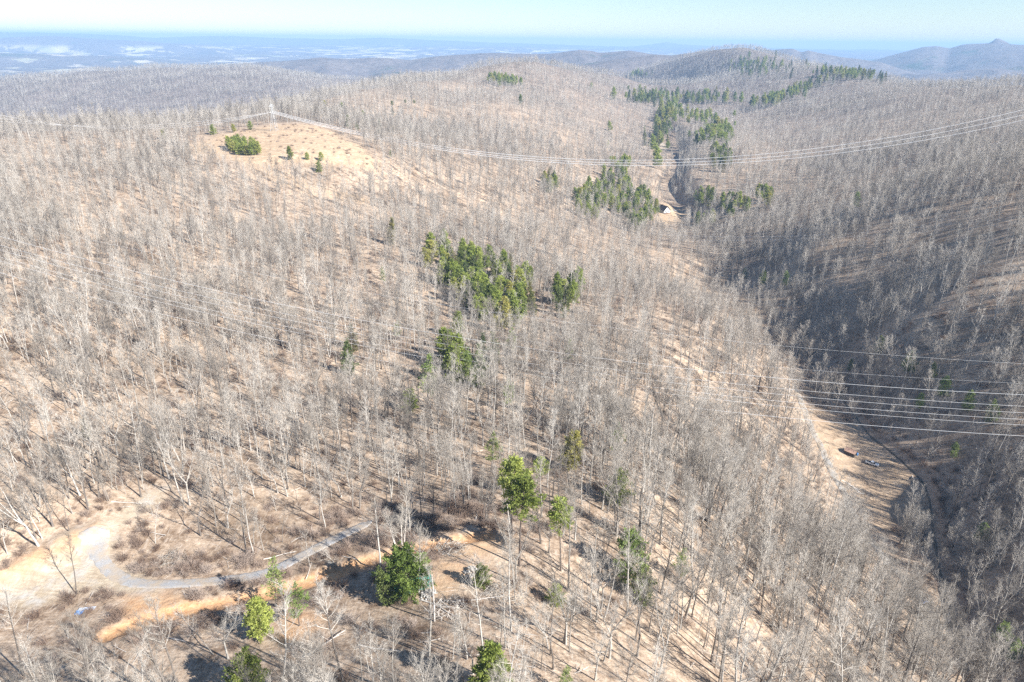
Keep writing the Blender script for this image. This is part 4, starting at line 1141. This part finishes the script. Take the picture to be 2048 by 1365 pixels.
def barrel(label, px, py, c):
    a = Acc(); a.tube([[0, 0, -.1], [0, 0, 0], [0, 0, .3], [0, 0, .32], [0, 0, .6], [0, 0, .62], [0, 0, .92], [0, 0, .93]], [.3, .32, .33, .35, .35, .33, .32, .02], 14)
    o = bpy.data.objects.new("barrel", mk_mesh("barrel", [(a.arrays(), plain("barrel_plastic", c, .4, .4))])); COL.objects.link(o); o.location = on_ground(hit(px, py)[:2]); o.scale = (1.25,) * 3
    tag(o, label, "barrel")
barrel("blue plastic barrel at the corner of the rusty shed", 1714, 911, (.10, .28, .62))
# pale boards by the valley road
PALEB = plain("pale_boards", (.72, .66, .58), .85, .2, .12)
bp = on_ground(hit(1706, 977)[:2])
for k in range(6):
    a = Acc(); L = (3.8, 4.4, 3.2, 4.0, 3.0, 2.6)[k]; box(a, -L / 2, L / 2, -.28, .28, 0, .10)
    o = flat("board", a, PALEB); ang = math.radians(-48 + (5, -6, 3, 9, -14, 16)[k])
    q = bp[:2] + np.array([[-1.6, 3.2], [-.9, 1.9], [-.1, .8], [.6, -.2], [1.1, -1.3], [2.0, -3.0]][k])
    o.location = (*q, float(ground_at(*q)[0]) + .15); o.rotation_euler = (.03, .06 * (-1) ** k, ang)
    tag(o, "pale loose board lying in the row beside the valley road", "board", "pale boards beside the valley road")
a = Acc(); a.tube([[-1.6, 0, .25], [1.6, 0, .25]], .28, 12); a.tube([[-1.6, 0, .25], [-1.6, 0.001, .25]], [.28, .2], 12)
o = mesh_thing("drain_pipe", a, PALEB, "short white pipe poking over the creek bank by the meadow", "pipe", None, on_ground(hit(1826, 951)[:2])); o.rotation_euler = (0, .15, 1.15)
# green tarp shelter on the clearing
TARP = NM("green_tarp", .45, .35); TARP.color(TARP.mix(TARP.noise(TARP.obj(), 1.6, 3), (.03, .14, .115), (.05, .20, .165)))
tp = on_ground(hit(824, 1172)[:2]); tz = math.radians(22)
t = thing("tarp_shelter", "green tarp shelter half hidden under the spreading evergreen", "tarp shelter", tp, tz)
a = Acc(); nx, ny = 20, 10; LX, LY = 3.8, 2.3
def th(x, y): return 2.5 - .34 * abs(y) + .05 * math.sin(x * 3.1) * (abs(y) / LY) + .06 * math.sin(x * 1.7 + y * 2) - .02 * (x * x) * .2
for i in range(nx):
    for j in range(ny):
        xs = [-LX + 2 * LX * (i + q) / nx for q in (0, 1)]; ys = [-LY + 2 * LY * (j + q) / ny for q in (0, 1)]
        quad_p = [[xs[0], ys[0], th(xs[0], ys[0])], [xs[1], ys[0], th(xs[1], ys[0])], [xs[1], ys[1], th(xs[1], ys[1])], [xs[0], ys[1], th(xs[0], ys[1])]]
        a.quads(np.array([quad_p])); a.quads(np.array([[[p_[0], p_[1], p_[2] - .02] for p_ in quad_p[::-1]]]))
part("tarp", mk_mesh("tarp", [(a.arrays(), TARP.m)]), t)
for x in (-3.6, 0, 3.6):
    for y in (-2.2, 2.2):
        a = Acc(); a.tube([[x, y, -.8], [x, y, th(x, y) - .05]], .06, 6); part("post", mk_mesh("post", [(a.arrays(), WOODP.m)]), t)
a = Acc(); quad(a, [[-3.7, -2.25, .2], [3.7, -2.25, .2], [3.7, -2.3, 1.72], [-3.7, -2.3, 1.72]], .02); flat("side_sheet", a, TARP.m, t)
# crumpled tarps
def crumple(label, px, py, sx, sy, c, seed, rz=0):
    g_ = np.random.default_rng(seed); n = 14; xs = np.linspace(-sx, sx, n); ys = np.linspace(-sy, sy, n)
    X, Y = np.meshgrid(xs, ys); Zc = .22 + .16 * fbm(X * 2.3 + seed, Y * 2.3, 3, seed); X = X + .12 * g_.normal(0, 1, X.shape) * sx / 3; Y = Y + .12 * g_.normal(0, 1, Y.shape) * sy / 3
    V = np.stack([X, Y, Zc], -1).reshape(-1, 3); i = np.arange(n * n).reshape(n, n)
    f = np.stack([i[:-1, :-1], i[:-1, 1:], i[1:, 1:], i[1:, :-1]], -1).reshape(-1, 4)
    V2 = V - [0, 0, .03]; me = mk_mesh("tarp", [((np.vstack([V, V2]), np.vstack([f, f[:, ::-1] + n * n])), plain("tarp_sheet", c, .5, .3))])
    o = bpy.data.objects.new("tarp", me); COL.objects.link(o); o.location = on_ground(hit(px, py)[:2]); o.rotation_euler = (0, 0, rz); tag(o, label, "tarp")
crumple("small crumpled bright blue tarp in the weeds at the lower left", 159, 1227, .7, .45, (.07, .22, .52), 3)
crumple("pale grey-blue sheet beside the small blue tarp", 174, 1219, 1.5, .35, (.45, .52, .62), 5, .15)
crumple("dull blue tarp under bare trees at the valley road", 1845, 1204, 1.5, .9, (.16, .24, .48), 9, .4)
# rubble and cut brush
def heap(name, label, cat, px, py, n, rad, h, kind, mat, seed, szm=.35):
    g_ = np.random.default_rng(seed); a = Acc()
    for k in range(n):
        r, an = rad * math.sqrt(g_.uniform(0, 1)), g_.uniform(0, 6.28); z = h * (1 - r / rad) * g_.uniform(.3, 1)
        c = np.array([r * math.cos(an), r * math.sin(an), z])
        if kind == "rock":
            s = szm * g_.uniform(.4, 1.3); d = unit(g_.normal(0, 1, 3)); a.tube([c - d * s * .6, c - d * s * .45, c, c + d * s * .45, c + d * s * .6], [s * .1, s * .55, s * .7, s * .5, s * .1], 6)
        else:
            d = unit(np.array([g_.normal(0, 1), g_.normal(0, 1), g_.normal(.1, .35)])); L = g_.uniform(1.2, 3.2)
            a.tube(curve(c - d * L / 2, d, L, 3, 0, .18, g_), [.05, .045, .03, .015], 3)
    o = bpy.data.objects.new(name, mk_mesh(name, [(a.arrays(), mat)])); COL.objects.link(o); o.location = on_ground(hit(px, py)[:2]); tag(o, label, cat)
ROCK = plain("grey_rubble", (.34, .33, .31), .9, .2, .35, 3)
heap("rubble_heap", "grey rubble heap at the right end of the clearing", "rubble heap", 944, 1146, 90, 1.9, 1.3, "rock", ROCK, 21)
heap("rubble_heap", "pale rubble heap at the right front corner of the tarp shelter", "rubble heap", 858, 1191, 70, 1.7, 1.0, "rock", ROCK, 22)
heap("brush_pile", "brush pile of cut limbs behind the clearing", "brush pile", 905, 1100, 110, 3.6, 1.6, "stick", TWIG, 23)
heap("brush_pile", "tangled grey brush pile below the clearing's rubble heap", "brush pile", 1005, 1195, 150, 4.2, 2.0, "stick", TWIG, 24)
heap("brush_pile", "brush pile of pale limbs on the lower side of the dead trunk", "brush pile", 900, 1225, 90, 3.4, 1.2, "stick", WHITE.m, 25)
heap("brush_pile", "brush pile inside the bend of the gravel road", "brush pile", 340, 1120, 110, 3.4, 1.3, "stick", TWIG, 26)
heap("brush_pile", "grey brush pile in the gully right of the clearing", "brush pile", 1205, 1060, 130, 4.0, 1.8, "stick", TWIG, 27)

# ------------------------------------------------------------------ the air: one closed box of even haze
def haze():
    lo = Vector((-23500, -400, -320.0)); hi = Vector((23500, 24600, 420.0))
    zmax = float(GZ.max()) + 40; lo.z = float(GZ.min()) - 1.5; hi.z = max(zmax, 30)
    v = [(x, y, z) for x in (lo.x, hi.x) for y in (lo.y, hi.y) for z in (lo.z, hi.z)]
    f = [(0,1,3,2),(4,6,7,5),(0,4,5,1),(2,3,7,6),(0,2,6,4),(1,5,7,3)]
    me = bpy.data.meshes.new("haze"); me.from_pydata(v, [], f); me.update()
    o = bpy.data.objects.new("haze", me); COL.objects.link(o)
    m = bpy.data.materials.new("haze"); m.use_nodes = True
    t = m.node_tree; t.nodes.clear()
    out = t.nodes.new("ShaderNodeOutputMaterial"); pv = t.nodes.new("ShaderNodeVolumePrincipled")
    pv.inputs["Color"].default_value = HAZE_COL + (1,)
    pv.inputs["Density"].default_value = HAZE_DEN
    pv.inputs["Anisotropy"].default_value = 0.0
    t.links.new(pv.outputs[0], out.inputs["Volume"])
    me.materials.append(m)
    tag(o, "pale blue haze lying over the far plain and ridges", kind="stuff")
HAZE_COL, HAZE_DEN = (.42, .66, 1.0), 1.08e-4
haze()
